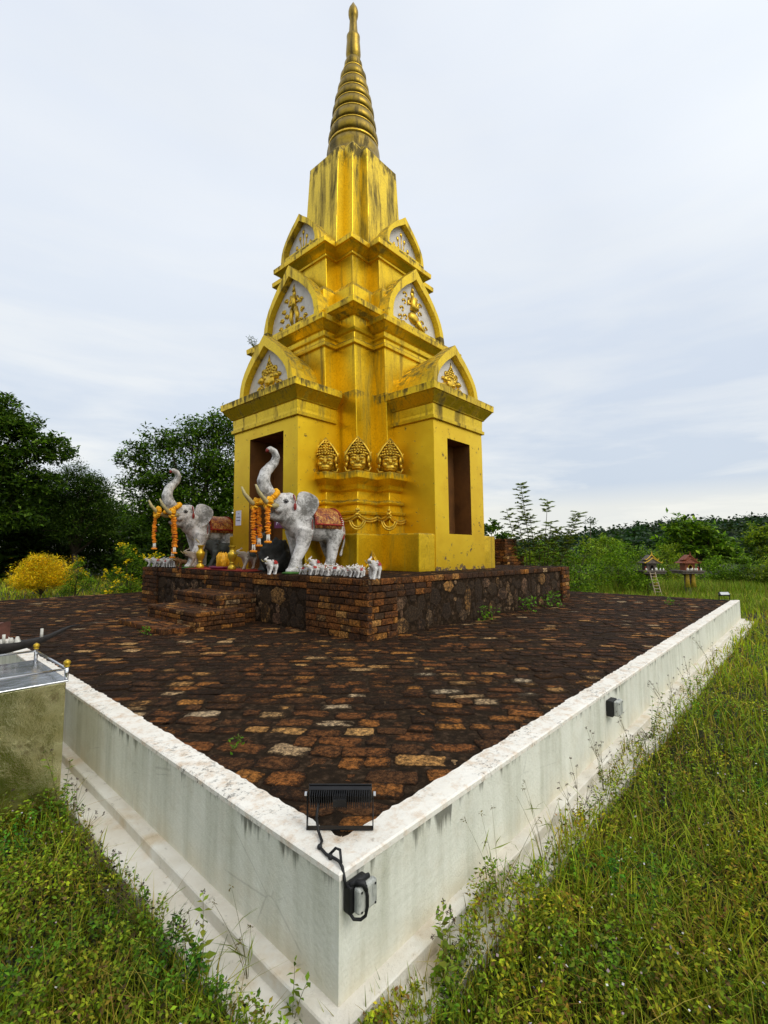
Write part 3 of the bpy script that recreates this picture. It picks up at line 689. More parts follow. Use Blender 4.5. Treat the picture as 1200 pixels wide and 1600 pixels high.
# gables
ARCH = [(1, 0), (.995, .13), (.96, .26), (.89, .39), (.78, .51), (.62, .64), (.43, .77), (.21, .89), (0, 1.02)]
def arch(w, h, t=0):
    """closed outline, bottom left round to bottom right, inset by t"""
    r = [(x*(w-t), y*(h-t*1.5)) for x, y in ARCH]
    l = [(-x, y) for x, y in r[::-1][1:]]
    return r+l
def gable(dr, b, w, h, z0, sill, back, relief):
    th = .16*w/1.0; th = max(th, .12)
    fr = MB(); outer = arch(w, h); 
    inner = [(x, max(y, 0)+sill) for x, y in arch(w, h-sill, th)]
    q = lambda s, o, z: P(dr, s, o, z0+z)
    n = len(outer)
    for o in ((0,),):
        a = [q(x, b, y) for x, y in outer]; c = [q(x, b, y) for x, y in inner]
        a2 = [q(x, b-.34, y) for x, y in outer]; c2 = [q(x, b-.16, y) for x, y in inner]
        fs = [(i, i+1, n+i+1, n+i) for i in range(n-1)]+[(n-1, 0, n, 2*n-1)]
        fs += [(i, i+2*n, i+1+2*n, i+1) for i in range(n-1)]+[(n+i, n+i+1, 3*n+i+1, 3*n+i) for i in range(n-1)]+[(2*n-1, n, 3*n, 4*n-1), (0, n-1, 3*n-1, 2*n)]
        fr.add(a+c+a2+c2, fs)
    g = B(fr, 'gable', 'gold_mould', bevel=0)
    ty = MB(); ty.add([q(x*1.04, b-.155, y) for x, y in inner], [tuple(range(n))]); B(ty, 'tympanum', 'tympanum', g, bevel=0)
    rf = MB(); o1 = arch(w*.93, h*.95); rf.loft([[q(x, b-.30, y) for x, y in o1], [q(x, back, y*.88) for x, y in o1]]); B(rf, 'gable_roof', 'gold', g, bevel=0)
    # relief figure
    rl = MB(); O = b-.15; ih = h-sill-th*1.5; iw = w-th
    s_ = lambda x, y: q(x*iw, O, sill+y*ih)
    def dot(x, y, r, r2=None, dp=.5): 
        rr = r*iw; rl.ball(s_(x, y), rr if r2 is None else ((r*iw if dr in 'NS' else rr*dp), (rr*dp if dr in 'NS' else r*iw), r2*iw), 8, 6)
    def curl(x, y, r, sgn=1, tr=.05):
        pts = [s_(x+sgn*math.cos(a)*r*(1-a/9), y+math.sin(a)*r*(1-a/9)*iw/ih) for a in np.linspace(0, 5.2, 12)]
        rl.tube(pts, [tr*iw*(1-.5*i/11) for i in range(12)], 5)
    if relief == 'kala':
        dot(0, .30, .26, .20, .3); dot(0, .25, .10, .07, 1.3)
        for k in range(8): curl(.34*math.cos(k*.45), .22+.30*math.sin(k*.45), .08, 1 if k < 4 else -1, .035)
        for sx in (-1, 1):
            dot(sx*.14, .38, .085); dot(sx*.14, .39, .04, dp=2); dot(sx*.1, .16, .07); dot(sx*.34, .36, .10); curl(sx*.40, .14, .14, sx); curl(sx*.25, .50, .10, -sx); curl(sx*.38, .34, .10, sx); dot(sx*.17, .12, .13, .06)
            for k in range(4): dot(sx*(.06+.09*k), .48-.02*k, .045)
        for k in range(5):
            for j in range(5-k): dot((j-(4-k)/2)*.10, .50+.055*k, .05)
        rl.tube([s_(0, .66), s_(0, .86)], [.06*iw, .005], 6)
        for j in range(7): dot(-.18+.06*j, .17, .028)
    elif relief == 'figure':
        dot(-.02, .70, .075, .085); rl.tube([s_(-.02, .74), s_(-.02, .90)], [.06*iw, .005], 6)
        rl.tube([s_(-.02, .38), s_(-.02, .52), s_(-.02, .62)], [.10*iw, .075*iw, .13*iw], 8)
        for sx in (-1, 1):
            rl.tube([s_(-.02+sx*.13, .61), s_(-.02+sx*.22, .50), s_(-.02+sx*.05, .52)], [.05*iw, .04*iw, .035*iw], 6)
            rl.tube([s_(-.02+sx*.06, .40), s_(-.02+sx*.14, .24), s_(-.02+sx*.08, .06)], [.08*iw, .07*iw, .04*iw], 6)
        for x, y in ((.30, .62), (.42, .42), (.50, .26), (.30, .30), (.26, .1), (-.30, .50), (-.34, .30), (-.46, .14), (.56, .1), (-.27, .1)): curl(x, y, .075, 1 if x > 0 else -1, .035); dot(x, y, .04)
    elif relief == 'praying':
        dot(0, .74, .08, .095); rl.tube([s_(0, .78), s_(0, .93)], [.07*iw, .005], 6)
        rl.tube([s_(0, .40), s_(0, .52), s_(0, .64)], [.13*iw, .09*iw, .15*iw], 8)
        for sx in (-1, 1): rl.tube([s_(sx*.15, .63), s_(sx*.22, .50), s_(sx*.02, .56)], [.055*iw, .045*iw, .035*iw], 6)
        dot(0, .26, .22, .17); rl.tube([s_(.1, .2), s_(.35, .12), s_(.55, .02)], [.12*iw, .08*iw, .03*iw], 6)
        for x, y in ((-.35, .5), (-.45, .33), (-.52, .15), (-.32, .2), (-.30, .66), (.28, .42), (.36, .26), (-.40, .05), (.3, .6), (.52, .18)): curl(x, y, .08, 1 if x > 0 else -1, .03)
    elif relief == 'lotus':
        for k, (x, y) in enumerate(((-.45, .22), (-.22, .50), (0, .72), (.2, .55), (.42, .30))):
            rl.tube([s_(x*.4, .02), s_(x*.8, y*.6), s_(x, y)], .022*iw, 5); dot(x, y, .075, .10)
        for x, y in ((-.5, .1), (.5, .12), (-.2, .2), (.25, .18)): dot(x, y, .06)
    if relief: B(rl, 'relief', 'gold_relief', g, bevel=0, smooth=True)
gable('S', 3.24, .90, 1.17, 4.79, .02, 1.9, 'kala')
gable('W', 2.93, 1.05, 1.38, 4.83, .02, 1.9, 'kala')
gable('S', 2.21, 1.10, 1.68, 6.53, .16, 1.5, 'praying')
gable('W', 2.21, 1.10, 1.68, 6.53, .16, 1.5, 'figure')
gable('S', 1.90, .74, 1.04, 8.69, .10, .9, 'lotus')
gable('W', 1.90, .74, 1.04, 8.69, .10, .9, 'lotus')
for dr in 'EN':
    gable(dr, 3.0, .95, 1.25, 4.79, .02, 1.9, None); gable(dr, 2.21, 1.10, 1.68, 6.53, .16, 1.5, None); gable(dr, 1.90, .74, 1.04, 8.69, .10, .9, None)

# guardian masks standing on the moulded ledge, facing outward along the corner diagonal
def mask(x, y, z, k=1.0):
    mb = MB(); 
    def bl(a, b, c, r): mb.ball((a, c, b), r, 10, 7)
    bl(0, .20, 0, (.17, .12, .17)); bl(0, .10, -.02, (.14, .11, .09))
    bl(0, .19, -.12, (.045, .045, .04)); bl(0, .085, -.10, (.10, .05, .022)); bl(0, .055, -.09, (.085, .05, .018))
    for s in (-1, 1):
        bl(s*.075, .235, -.115, (.05, .045, .036)); bl(s*.075, .235, -.15, (.02, .02, .02)); mb.tube([(s*.02, -.12, .285), (s*.08, -.125, .305), (s*.14, -.09, .28)], .016, 6)
        bl(s*.10, .15, -.08, (.05, .05, .05)); bl(s*.20, .24, .0, (.035, .05, .085)); bl(s*.215, .13, .0, (.03, .04, .05))
        mb.tube([(s*.2, .0, .33), (s*.26, .0, .38), (s*.23, .0, .30)], .02, 5)
        mb.tube([(s*.12, 0, .03), (s*.22, 0, .01), (s*.25, 0, .09)], .02, 5)
    for j in range(9):
        a = -1.2+2.4*j/8; bl(.19*math.sin(a), .325+.03*math.cos(a), -.10*math.cos(a), .026)
    for r_, n_, h in ((.15, 7, .40), (.11, 6, .46), (.075, 4, .52), (.04, 3, .58)):
        bl(0, h-.02, .0, (r_*.9, r_*.7, .05))
        for j in range(n_): a = -1.3+2.6*j/(n_-1); bl(r_*math.sin(a), h, -r_*.8*math.cos(a), .024)
    mb.tube([(0, 0, .56), (0, 0, .70)], [.03, .004], 6)
    for s in (-1, 1): mb.tube([(s*.25, .0, .20), (s*.23, .0, .36), (s*.13, .0, .52), (0, .0, .68)], [.03, .03, .025, .015], 6)
    back = MB(); back.prism([(-.20, 0), (.20, 0), (.25, .20), (.23, .36), (.13, .52), (0, .68), (-.13, .52), (-.23, .36), (-.25, .20)], (0, .02, 0), (1, 0, 0), (0, 0, 1), (0, 1, 0), .05)
    mb.add(back.v, back.f)
    M = Matrix.Translation((x, y, z)) @ Matrix.Rotation(R(-45), 4, 'Z') @ Matrix.Scale(k, 4)
    return xf(mb, M)
for x, y in ((CX-1.93, CY-1.93), (CX-1.32, CY-2.30), (CX-2.30, CY-1.32)):
    o_ = mask(x, y, 2.975, 1.1).build('guardian_mask', 'gold_relief', stupa, smooth=True)
# swag moulding with pendants below the ledge
sw = MB(); A_ = 2.075; 
def swag(p0, p1, sag, r=.028):
    p0, p1 = Vector(p0), Vector(p1)
    for dz, rr in ((0, r), (-.05, r*.8)):
        sw.tube([p0.lerp(p1, t_)+Vector((0, 0, -sag*4*t_*(1-t_)+dz)) for t_ in np.linspace(0, 1, 9)], rr, 6)
zs = 2.07; CC = A_+.02; C2 = 1.5; BB = 2.43
pts = [(CX-C2+.02, CY-BB, zs), (CX-C2, CY-CC, zs), (CX-CC, CY-CC, zs), (CX-CC, CY-C2, zs), (CX-BB, CY-C2+.02, zs)]
swag((CX-CC, CY-CC, zs), (CX-C2, CY-CC-.01, zs-.04), .09); swag((CX-CC, CY-CC, zs), (CX-CC-.01, CY-C2, zs-.04), .09)
swag((CX-C2, CY-CC, zs-.04), (CX-C2, CY-BB, zs), .07); swag((CX-CC, CY-C2, zs-.04), (CX-BB, CY-C2, zs), .07)
swag((CX-C2, CY-BB, zs), (CX-.98, CY-BB-.01, zs-.10), .09); swag((CX-BB, CY-C2, zs), (CX-BB-.01, CY-.98, zs-.1), .09)
for (x, y) in ((CX-CC-.01, CY-CC-.01), (CX-C2-.01, CY-BB-.01), (CX-BB-.01, CY-C2-.01)):
    for j in range(9): a = j*.7; sw.ball((x+rnd.uniform(-.03, .03), y+rnd.uniform(-.03, .03), zs+.03+.05*math.sin(a)), .035, 6, 5)
    for rr in (.16, .12):
        sw.tube([(x-.03+rr*math.sin(a)*.7, y-.03-rr*math.sin(a)*.7, zs-.16-rr*math.cos(a)*1.2+.02) for a in np.linspace(-1.5, 1.5, 11)], [.012+.010*math.cos(a) for a in np.linspace(-1.5, 1.5, 11)], 6)
sw.build('swag_moulding', 'gold_relief', stupa, smooth=True)
# little stucco flame on the plinth
fl = MB()
for k in range(7):
    s_ = rnd.uniform(-.22, .22); fl.tube([(CX-1.85+s_*1.2, CY-2.285, PZ), (CX-1.85+s_*.7, CY-2.30, PZ+.15), (CX-1.85+s_*.1, CY-2.29, PZ+.3+.12*rnd.random())], [.035, .025, .004], 5)
fl.build('stucco_flame', 'gold_relief', stupa, smooth=True)
# lumps where the plaster has broken off the far jamb of the left porch
for z, r in ((3.0, .10), (2.75, .13), (2.5, .10), (1.75, .12), (1.5, .14), (1.2, .15)):
    lb = MB(); lb.ball(P('W', 1.26, 2.80, z), (.14, r, .2), 9, 7); lb.build('broken_plaster', 'gold_plinth', stupa, smooth=True)

# ------------------------------------------------------------------ elephants
def elephant_body(mb, full=True):
    T = mb.tube; Bq = mb.ball
    Bq((.28, 0, .92), (.36, .28, .31), 16, 10); Bq((-.12, 0, .90), (.42, .30, .315), 16, 10); Bq((-.40, 0, .88), (.34, .29, .325), 16, 10)
    Bq((.50, 0, 1.04), (.28, .22, .28), 14, 9); Bq((.68, 0, 1.22), (.235, .20, .245), 14, 9); Bq((.62, .09, 1.36), (.13, .09, .11)); Bq((.62, -.09, 1.36), (.13, .09, .11))
    T([(.66, 0, 1.22), (.86, 0, 1.28), (1.0, 0, 1.36), (1.09, 0, 1.50), (1.13, 0, 1.64), (1.09, 0, 1.79), (.99, 0, 1.90), (.90, 0, 2.00), (.87, 0, 2.10), (.91, 0, 2.19), (1.0, 0, 2.225), (1.06, 0, 2.19)],
      [.20, .175, .15, .13, .115, .10, .09, .08, .072, .064, .058, .05], 14)
    T([(.66, 0, 1.06), (.84, 0, 1.01), (1.02, 0, 1.03), (1.07, 0, 1.05)], [.15, .10, .05, .03], 10)
    for s in (-1, 1): Bq((.86, s*.10, 1.14), (.10, .07, .08)); Bq((.50, s*.15, 1.12), (.14, .08, .2))
    legs = [((.34, .18, .80), (.40, .19, .48), (.55, .19, .22), (.60, .19, .02)), ((.30, -.18, .80), (.26, -.19, .48), (.22, -.19, .22), (.24, -.19, .02)),
            ((-.42, .18, .80), (-.34, .19, .48), (-.30, .19, .24), (-.22, .19, .02)), ((-.46, -.18, .80), (-.52, -.19, .48), (-.62, -.19, .24), (-.58, -.19, .02))]
    for L in legs:
        T(L, [.19, .122, .096, .118], 12); Bq((L[3][0]+.03, L[3][1], .05), (.13, .115, .055))
    T([(-.68, 0, 1.05), (-.78, .02, .85), (-.79, .04, .62), (-.70, .06, .42), (-.64, .08, .30)], [.05, .04, .03, .028, .04], 8)
    return mb
def ear(s):
    mb = MB(); n = 13
    out = [(.02, .20), (-.08, .26), (-.20, .24), (-.33, .16), (-.38, .05), (-.34, -.08), (-.24, -.24), (-.17, -.30), (-.10, -.26), (-.03, -.12), (.02, -.02)]
    base = Vector((.52, s*.19, 1.24)); ca, sa = math.cos(R(32)), math.sin(R(32))
    f = lambda x, z, o: base+Vector((x*ca, s*(-x*sa)+s*o, z))
    k = len(out); cx_, cz_ = -.15, .0
    secs = []
    for sc, o in ((1.0, .0), (1.0, .022), (.85, .012), (.4, .0)):
        secs.append([f(cx_+(x-cx_)*sc, cz_+(z-cz_)*sc, o+.03*math.sin(x*14)) for x, z in out])
    back = [[f(cx_+(x-cx_)*sc, cz_+(z-cz_)*sc, o+.03*math.sin(x*14)) for x, z in out] for sc, o in ((.5, -.022), (1.0, -.004))]
    mb.loft(back+secs); return mb
eb0 = remesh(elephant_body(MB()), .021, 7)
def wrap(s0, s1, a0, a1, r, n=10, m=14):
    """cloth patch over the back, following the flanks"""
    vs = []
    for i in range(n+1):
        x = s0+(s1-s0)*i/n
        for j in range(m+1):
            a = a0+(a1-a0)*j/m; rr = r+.006*math.sin(9*a+x*12)
            vs.append((x, math.sin(a)*rr*(.97-.10*max(0, x)), .905+math.cos(a)*rr*(1.0-.02*x)))
    return vs, [(i*(m+1)+j, i*(m+1)+j+1, (i+1)*(m+1)+j+1, (i+1)*(m+1)+j) for i in range(n) for j in range(m)]
def big_elephant(label, loc, rot, sc):
    t = thing('elephant_statue', label, 'elephant statue', (0, 0, 0))
    eb0.build('body', 'elephant_white', t, smooth=True)
    for s in (-1, 1):
        e = ear(s).build('ear', 'elephant_white', t, smooth=True); ss = e.modifiers.new('s', 'SUBSURF'); ss.levels = ss.render_levels = 2
        k = MB(); k.tube([(.90, s*.11, 1.20), (1.05, s*.17, 1.19), (1.22, s*.21, 1.26), (1.36, s*.22, 1.40), (1.42, s*.22, 1.52)], [.045, .047, .042, .032, .016], 10); k.build('tusk', 'ivory', t, smooth=True)
        y = MB(); y.ball((.775, s*.185, 1.285), (.035, .012, .022)); y.tube([(.72, s*.19, 1.29), (.77, s*.197, 1.325), (.83, s*.185, 1.30)], .008, 5); y.tube([(.72, s*.19, 1.285), (.78, s*.196, 1.25), (.83, s*.185, 1.275)], .006, 5); y.build('eye', 'ink', t, smooth=True)
        h = MB(); h.tube([(.60, s*.17, 1.42), (.60, s*.215, 1.33), (.60, s*.225, 1.27)], [.012]*3, 6); h.ball((.60, s*.225, 1.20), (.035, .02, .07), 8, 6); h.build('ear_tassel', 'red_paint', t, smooth=True)
        for x in (.27, -.52):
            d = MB(); d.ball((x, s*.295, .72 if x > 0 else .70), (.04, .02, .085), 4, 4); d.tube([(x, s*.315, .98), (x, s*.305, .78)], .008, 5); d.build('flank_tassel', 'red_paint', t)
    c = MB(); v, f = wrap(-.46, .20, -1.82, 1.82, .334); c.add(v, f); c = c.build('saddle_cloth', 'saddle', t, smooth=True)
    so_ = c.modifiers.new('t', 'SOLIDIFY'); so_.thickness = .012
    tr = MB()
    for x in (-.455, .195): 
        for j in range(27):
            a = -1.6+3.2*j/26; tr.box(x-.022, math.sin(a)*.340*.97-.012, .905+math.cos(a)*.340-.012, x+.022, math.sin(a)*.340*.97+.012, .905+math.cos(a)*.340+.012)
    for s in (-1, 1): tr.tube([(x, s*.335, .90) for x in np.linspace(-.46, .2, 8)], .016, 6)
    tr.build('saddle_fringe', 'saddle_trim', c)
    m_ = MB(); m_.tube([(1.06, 0, 2.19), (1.0, 0, 2.20)], [.036, .03], 8); m_.ball((1.075, 0, 2.185), (.012, .03, .036)); m_.build('trunk_tip', 'red_paint', t, smooth=True)
    for x, y in ((.64, .19), (.28, -.19), (-.18, .19), (-.54, -.19)): gb = MB(); gb.ball((x, y, .012), (.18, .15, .03), 10, 5); gb.build('foot_base', 'moss_green', t, smooth=True)
    t.location = loc; t.rotation_euler.z = rot; t.scale = (sc, sc, sc)
    return t
big_elephant('white elephant statue with raised trunk right of the doorway, nearest the camera', (4.40, 5.60, PZ), R(180), 1.0)
big_elephant('white elephant statue with raised trunk at the far left end of the platform', (4.40, 9.66, PZ), R(188), 1.03)

# garlands of marigolds
def garland(label, loops, strands, group='marigold garlands hung on the elephants'):
    """loops: lists of points (flower rope); strands: (x, y, ztop, zbot)"""
    x, y, zt, zb = strands[0] if strands else (*loops[0][0], 0)
    t = thing('marigold_garland', label, 'garland', (x, y, zb), group)
    def disc(mb, c, r, hh, ax=(0, 0, 1)):
        q = Vector(ax).to_track_quat('Z', 'Y').to_matrix()
        n = 12; secs = []
        for z, k in ((-hh, .55), (-hh*.5, .98), (0, 1.06), (hh*.5, .98), (hh, .55)):
            secs.append([Vector(c)+q @ Vector((math.cos(2*math.pi*j/n)*r*k*(1+.12*math.sin(j*4.7+z*90)), math.sin(2*math.pi*j/n)*r*k*(1+.12*math.cos(j*3.9)), z)) for j in range(n)])
        mb.loft(secs)
    for (sx, sy, z1, z0) in strands:
        fl = MB(); z = z1; i = 0
        while z > z0+.17:
            disc(fl, (sx+rnd.uniform(-.010, .010)+.02*math.sin((z1-z)*5+sx*9), sy+rnd.uniform(-.010, .010), z), .043+rnd.uniform(-.009, .007), .014, (rnd.uniform(-.3, .3), rnd.uniform(-.3, .3), 1)); z -= .026; i += 1
        fl.build('flower_strand', 'marigold', t, smooth=True); fl = MB()
        for j in range(7): a = j*.9; disc(fl, (sx+.035*math.cos(a), sy+.035*math.sin(a), z0+.035), .028, .02)
        fl.build('flower_tip', 'marigold', t, smooth=True)
    lp_ = MB()
    for L in loops:
        L = [Vector(p) for p in L]
        for a, b in zip(L, L[1:]):
            k = max(1, int((b-a).length/.03))
            for i in range(k): disc(lp_, a.lerp(b, i/k), .05, .018, b-a)
    if loops: lp_.build('flower_loop', 'marigold_yellow', t, smooth=True)
    for (sx, sy, z1, z0) in strands:
        wh = MB(); rd = MB()
        for j in range(4):
            a = j*1.57; px, py = sx+.02*math.cos(a), sy+.02*math.sin(a); wh.tube([(px, py, z0+.17), (px*1, py, z0+.10), (sx+.03*math.cos(a), sy+.03*math.sin(a), z0+.045)], [.011, .014, .008], 6)
        rd.rings(sx, sy, [(z1-(z1-z0)*.45-.016, .044), (z1-(z1-z0)*.45, .05), (z1-(z1-z0)*.45+.016, .044)], 12)
        wh.build('bud_tassel', 'bud_white', t, smooth=True); rd.build('ribbon', 'red_paint', t, smooth=True)
    return t
def ring3(c, r, ax, n=10, a0=0, a1=2*math.pi):
    c = Vector(c); q = Vector(ax).to_track_quat('Z', 'Y').to_matrix()
    return [c+q @ Vector((r*math.cos(a0+(a1-a0)*i/n), r*math.sin(a0+(a1-a0)*i/n), 0)) for i in range(n+1)]
# local elephant point -> world
def el(p, loc, sc, r=R(180)): return (loc[0]+(p[0]*math.cos(r)-p[1]*math.sin(r))*sc, loc[1]+(p[0]*math.sin(r)+p[1]*math.cos(r))*sc, loc[2]+p[2]*sc)
E1, E2 = (4.40, 5.60, PZ), (4.40, 9.66, PZ)
a = lambda p: el(p, E1, 1.0); b = lambda p: el(p, E2, 1.03, R(188))
tk = a((1.14, .19, 1.23)); tf = a((1.16, -.19, 1.23))
garland('yellow garland looped over the trunk of the nearest elephant', [ring3(a((1.0, 0, 1.36)), .17, (-.75, 0, .85), 10)], [])
garland('orange double garland hanging from the far tusk of the nearest elephant', [ring3(tf, .075, (-1, 0, .2), 8)],
        [(tf[0]-.03, tf[1]-.03, 2.03, 1.26), (tf[0]+.05, tf[1]-.07, 2.06, 1.36)])
garland('single orange garland hanging from the near tusk of the nearest elephant', [ring3(tk, .07, (-1, 0, .2), 8)], [(tk[0], tk[1]-.01, 2.06, 1.42)])
tk = b((1.10, .19, 1.22)); tf = b((1.22, -.20, 1.26))
garland('yellow garland draped round the trunk of the elephant at the left end', [ring3(b((.98, 0, 1.36)), .18, (-.6, 0, .9), 10)], [])
garland('long yellow garland on the outer tusk of the elephant at the left end', [ring3(tf, .10, (-1, 0, .2), 8)], [(tf[0]-.02, tf[1]+.05, 2.12, 1.32)])
garland('pair of orange garlands below the chin of the elephant at the left end', [ring3(tk, .07, (-1, 0, .2), 8)],
        [(tk[0]+.04, tk[1], 2.02, 1.12), (tk[0]+.02, tk[1]-.14, 2.05, 1.22)])

# little elephants
sb = MB(); elephant_body(sb); 
for s in (-1, 1): e_ = ear(s); sb.add(e_.v, e_.f)
small = remesh(sb, .05, 2, .35)
small.v = [(x*(1-.25*max(0, min(1, (z-1.3)/.8))), y, z if z < 1.3 else 1.3+(z-1.3)*.35) for x, y, z in small.v]
def on_platform(px, py, z=PZ):
    """where a picture point meets the platform top"""
    v = Vector((0, 0, 0)); k = (px-600)/732.2; q = -(py-800)/732.2
    f = Vector((FWD[0]*math.cos(PITCH), FWD[1]*math.cos(PITCH), math.sin(PITCH))); u2 = Vector((-FWD[0]*math.sin(PITCH), -FWD[1]*math.sin(PITCH), math.cos(PITCH)))
    d = f+Vector((RGT[0], RGT[1], 0))*k+u2*q; t_ = (z-EYE.z)/d.z; return EYE+d*t_
def small_statue(name, label, cat, loc, sc, rot, mt, cloth=None, group=None, smooth=True):
    t = thing(name, label, cat, (0, 0, 0), group)
    small.build('body', mt if mt != 'elephant_white' else 'figurine_white', t, smooth=smooth)
    if cloth: c = MB(); v, f = wrap(-.40, .16, -1.4, 1.4, .375, 6, 8); c.add(v, f); c.build('saddle_cloth', cloth, t, smooth=True)
    for s in (-1, 1): k = MB(); k.tube([(.92, s*.11, 1.18), (1.15, s*.17, 1.2), (1.34, s*.2, 1.38)], [.05, .045, .02], 6); k.build('tusk', 'ivory', t)
    t.location = loc; t.rotation_euler.z = rot; t.scale = (sc,)*3
    return t
proto = small_statue('elephant_figurine', 'tiny white elephant figurine in the crowd at the platform near corner', 'figurine', (0, 0, 0), .11, 0, 'elephant_white', 'saddle_trim', 'tiny elephants at the near corner')
first = True
def put(loc, sc, rot, label=None, group=None):
    global first
    t = proto if first else copy_tree(proto); first = False
    t.location = loc; t.scale = (sc,)*3; t.rotation_euler = (0, 0, rot)
    if label: t['label'] = label; t['group'] = group
k = 0
spots_ = []
while k < 34:
    x = rnd.uniform(3.68, 4.25); y = rnd.uniform(3.55, 5.05)
    if x > 4.05 and y < 4.0: continue
    if any((x-p)**2+(y-q)**2 < .11**2 for p, q in spots_): continue
    spots_.append((x, y)); put((x, y, PZ), rnd.uniform(.085, .125), R(180)+rnd.gauss(0, .6)); k += 1
for (px, py, s_, lb) in ((586, 905, .20, 'largest white elephant figurine at the right end of the crowd on the near corner'), (492, 896, .19, 'white elephant figurine with gold trappings standing above the crowd by the big foot'), (425, 898, .19, 'small white elephant figurine with orange saddle standing alone left of the big foot')):
    p = on_platform(px, py); put(p, s_, R(200), lb, 'white elephant figurines'); 
k = 0
while k < 16:
    x = rnd.uniform(3.66, 4.0); y = rnd.uniform(10.35, 11.5)
    if any((x-p)**2+(y-q)**2 < .11**2 for p, q in spots_): continue
    spots_.append((x, y)); put((x, y, PZ), rnd.uniform(.11, .16), R(190)+rnd.gauss(0, .6), 'tiny white elephant figurine in the crowd at the far left end of the platform', 'tiny elephants at the left end'); k += 1
small_statue('elephant_figurine', 'beige elephant figurine on a red base between the far elephant and the vase', 'figurine', (3.92, 9.35, PZ+.03), .27, R(185), 'beige_statue', 'saddle')
small_statue('elephant_figurine', 'beige elephant figurine with grey saddle right of the offering tray', 'figurine', (3.92, 7.05, PZ+.03), .27, R(185), 'beige_statue', 'dark_stone')
small_statue('elephant_figurine', 'brown wooden elephant figurine at the front foot of the far elephant', 'figurine', (3.80, 10.0, PZ), .17, R(200), 'brown_wood')
small_statue('elephant_figurine', 'second brown wooden elephant figurine nearer the vase', 'figurine', (3.80, 9.78, PZ), .16, R(170), 'brown_wood')
small_statue('elephant_statue', 'dark grey elephant statue standing under the far white elephant', 'statue', (4.55, 9.35, PZ), .50, R(175), 'dark_stone')
for (x, y, w_, lb) in ((3.92, 9.35, .22, 'red base board under the beige elephant by the left vase'), (3.92, 7.05, .22, 'red base board under the beige elephant right of the tray')):
    o_ = base_at(MB().box(x-w_, y-.1, PZ, x+w_, y+.1, PZ+.03), 'base_board', 'mat_red', (x, y, PZ), bevel=.005); tag(o_, lb, 'base board')
# dark horse-headed rock beside the doorway
hb = MB(); 
hb.ball((0, 0, .20), (.33, .26, .24), 12, 8); hb.ball((-.18, .05, .30), (.2, .2, .2)); hb.ball((.22, 0, .12), (.3, .3, .16)); hb.ball((-.05, -.1, .42), (.16, .14, .14)); hb.ball((.12, .1, .40), (.17, .16, .12))
rk = remesh(hb, .03, 1); rk.v = [tuple(Vector(v)*(1+.28*mnoise.noise(Vector(v)*4.5)+.12*mnoise.noise(Vector(v)*13))) for v in rk.v]
ro = base_at(xf(rk, Matrix.Translation((4.10, 6.28, PZ)) @ Matrix.Scale(1.05, 4)), 'carved_rock', 'black_rock', (4.1, 6.28, PZ), smooth=True)
tag(ro, 'black carved rock in front of the doorway under the hanging garlands', 'rock')
hh = MB(); hh.tube([(0, 0, 0), (0, 0, .3), (-.03, 0, .45), (-.09, 0, .60), (-.13, 0, .66)], [.10, .09, .08, .06, .055], 10); hh.tube([(-.10, 0, .64), (-.2, 0, .58), (-.28, 0, .49), (-.31, 0, .44)], [.07, .06, .045, .035], 10)
for s in (-1, 1): hh.tube([(-.08, s*.035, .67), (-.06, s*.05, .76)], [.02, .004], 6)
hh.ball((.02, 0, .02), (.16, .14, .06)); hh.tube([(-.02, 0, .68), (.05, 0, .5), (.10, 0, .3)], [.02, .035, .03], 6)
ho = base_at(xf(remesh(hh, .018, 3), Matrix.Translation((4.12, 6.78, PZ)) @ Matrix.Rotation(R(20), 4, 'Z') @ Matrix.Scale(1.12, 4)), 'horse_statue', 'dark_stone', (4.12, 6.78, PZ), smooth=True)
tag(ho, 'dark horse head statue standing behind the long garlands', 'statue')
# vases, tray with carved candle, mat
VP = [(0, .085), (.02, .09), (.07, .085), (.11, .04), (.13, .045), (.145, .06), (.16, .045), (.17, .045), (.24, .08), (.32, .098), (.36, .095), (.40, .06), (.44, .048), (.49, .06), (.52, .082), (.525, .078), (.50, .05)]
def vase(x, y, lb, sc=1.0):
    mb = MB(); mb.rings(x, y, [(PZ+.012+z*sc, r*sc) for z, r in VP], 24); o = base_at(mb, 'brass_vase', 'brass', (x, y, PZ+.012), smooth=True); tag(o, lb, 'vase')
vase(3.78, 8.85, 'left brass vase on the platform edge by the far elephant'); vase(3.80, 7.50, 'right brass vase on the platform edge beside the tray', .95)
mt = MB(); mt.box(3.63, 6.7, PZ+.001, 4.3, 9.6, PZ+.011); tag(base_at(mt, 'red_mat', 'mat_red', (3.9, 8.2, PZ)), 'flat red mat under the vases on the platform edge', 'mat')
tr = MB(); tr.rings(3.86, 8.02, [(PZ+.012, .19), (PZ+.03, .24), (PZ+.075, .27), (PZ+.075, .255), (PZ+.03, .22)], 28); tag(base_at(tr, 'offering_tray', 'tray_purple', (3.86, 8.02, PZ+.012), smooth=True), 'round purple tray between the two brass vases', 'tray')
ca = MB(); ca.rings(3.86, 7.98, [(PZ+.03, .12), (PZ+.2, .125), (PZ+.32, .10), (PZ+.36, .05)], 14)
for j in range(26):
    a_ = j*2.4; r_ = .11; z_ = rnd.uniform(.1, .3); ca.tube([(3.86+r_*math.cos(a_), 7.98+r_*math.sin(a_), PZ+.03), (3.86+r_*1.1*math.cos(a_), 7.98+r_*1.1*math.sin(a_), PZ+z_), (3.86+r_*.7*math.cos(a_), 7.98+r_*.7*math.sin(a_), PZ+z_+.09)], [.02, .022, .006], 5)
tag(base_at(ca, 'candle_offering', 'wax_yellow', (3.86, 7.98, PZ+.03), smooth=True), 'tall carved yellow wax offering standing on the purple tray', 'offering')
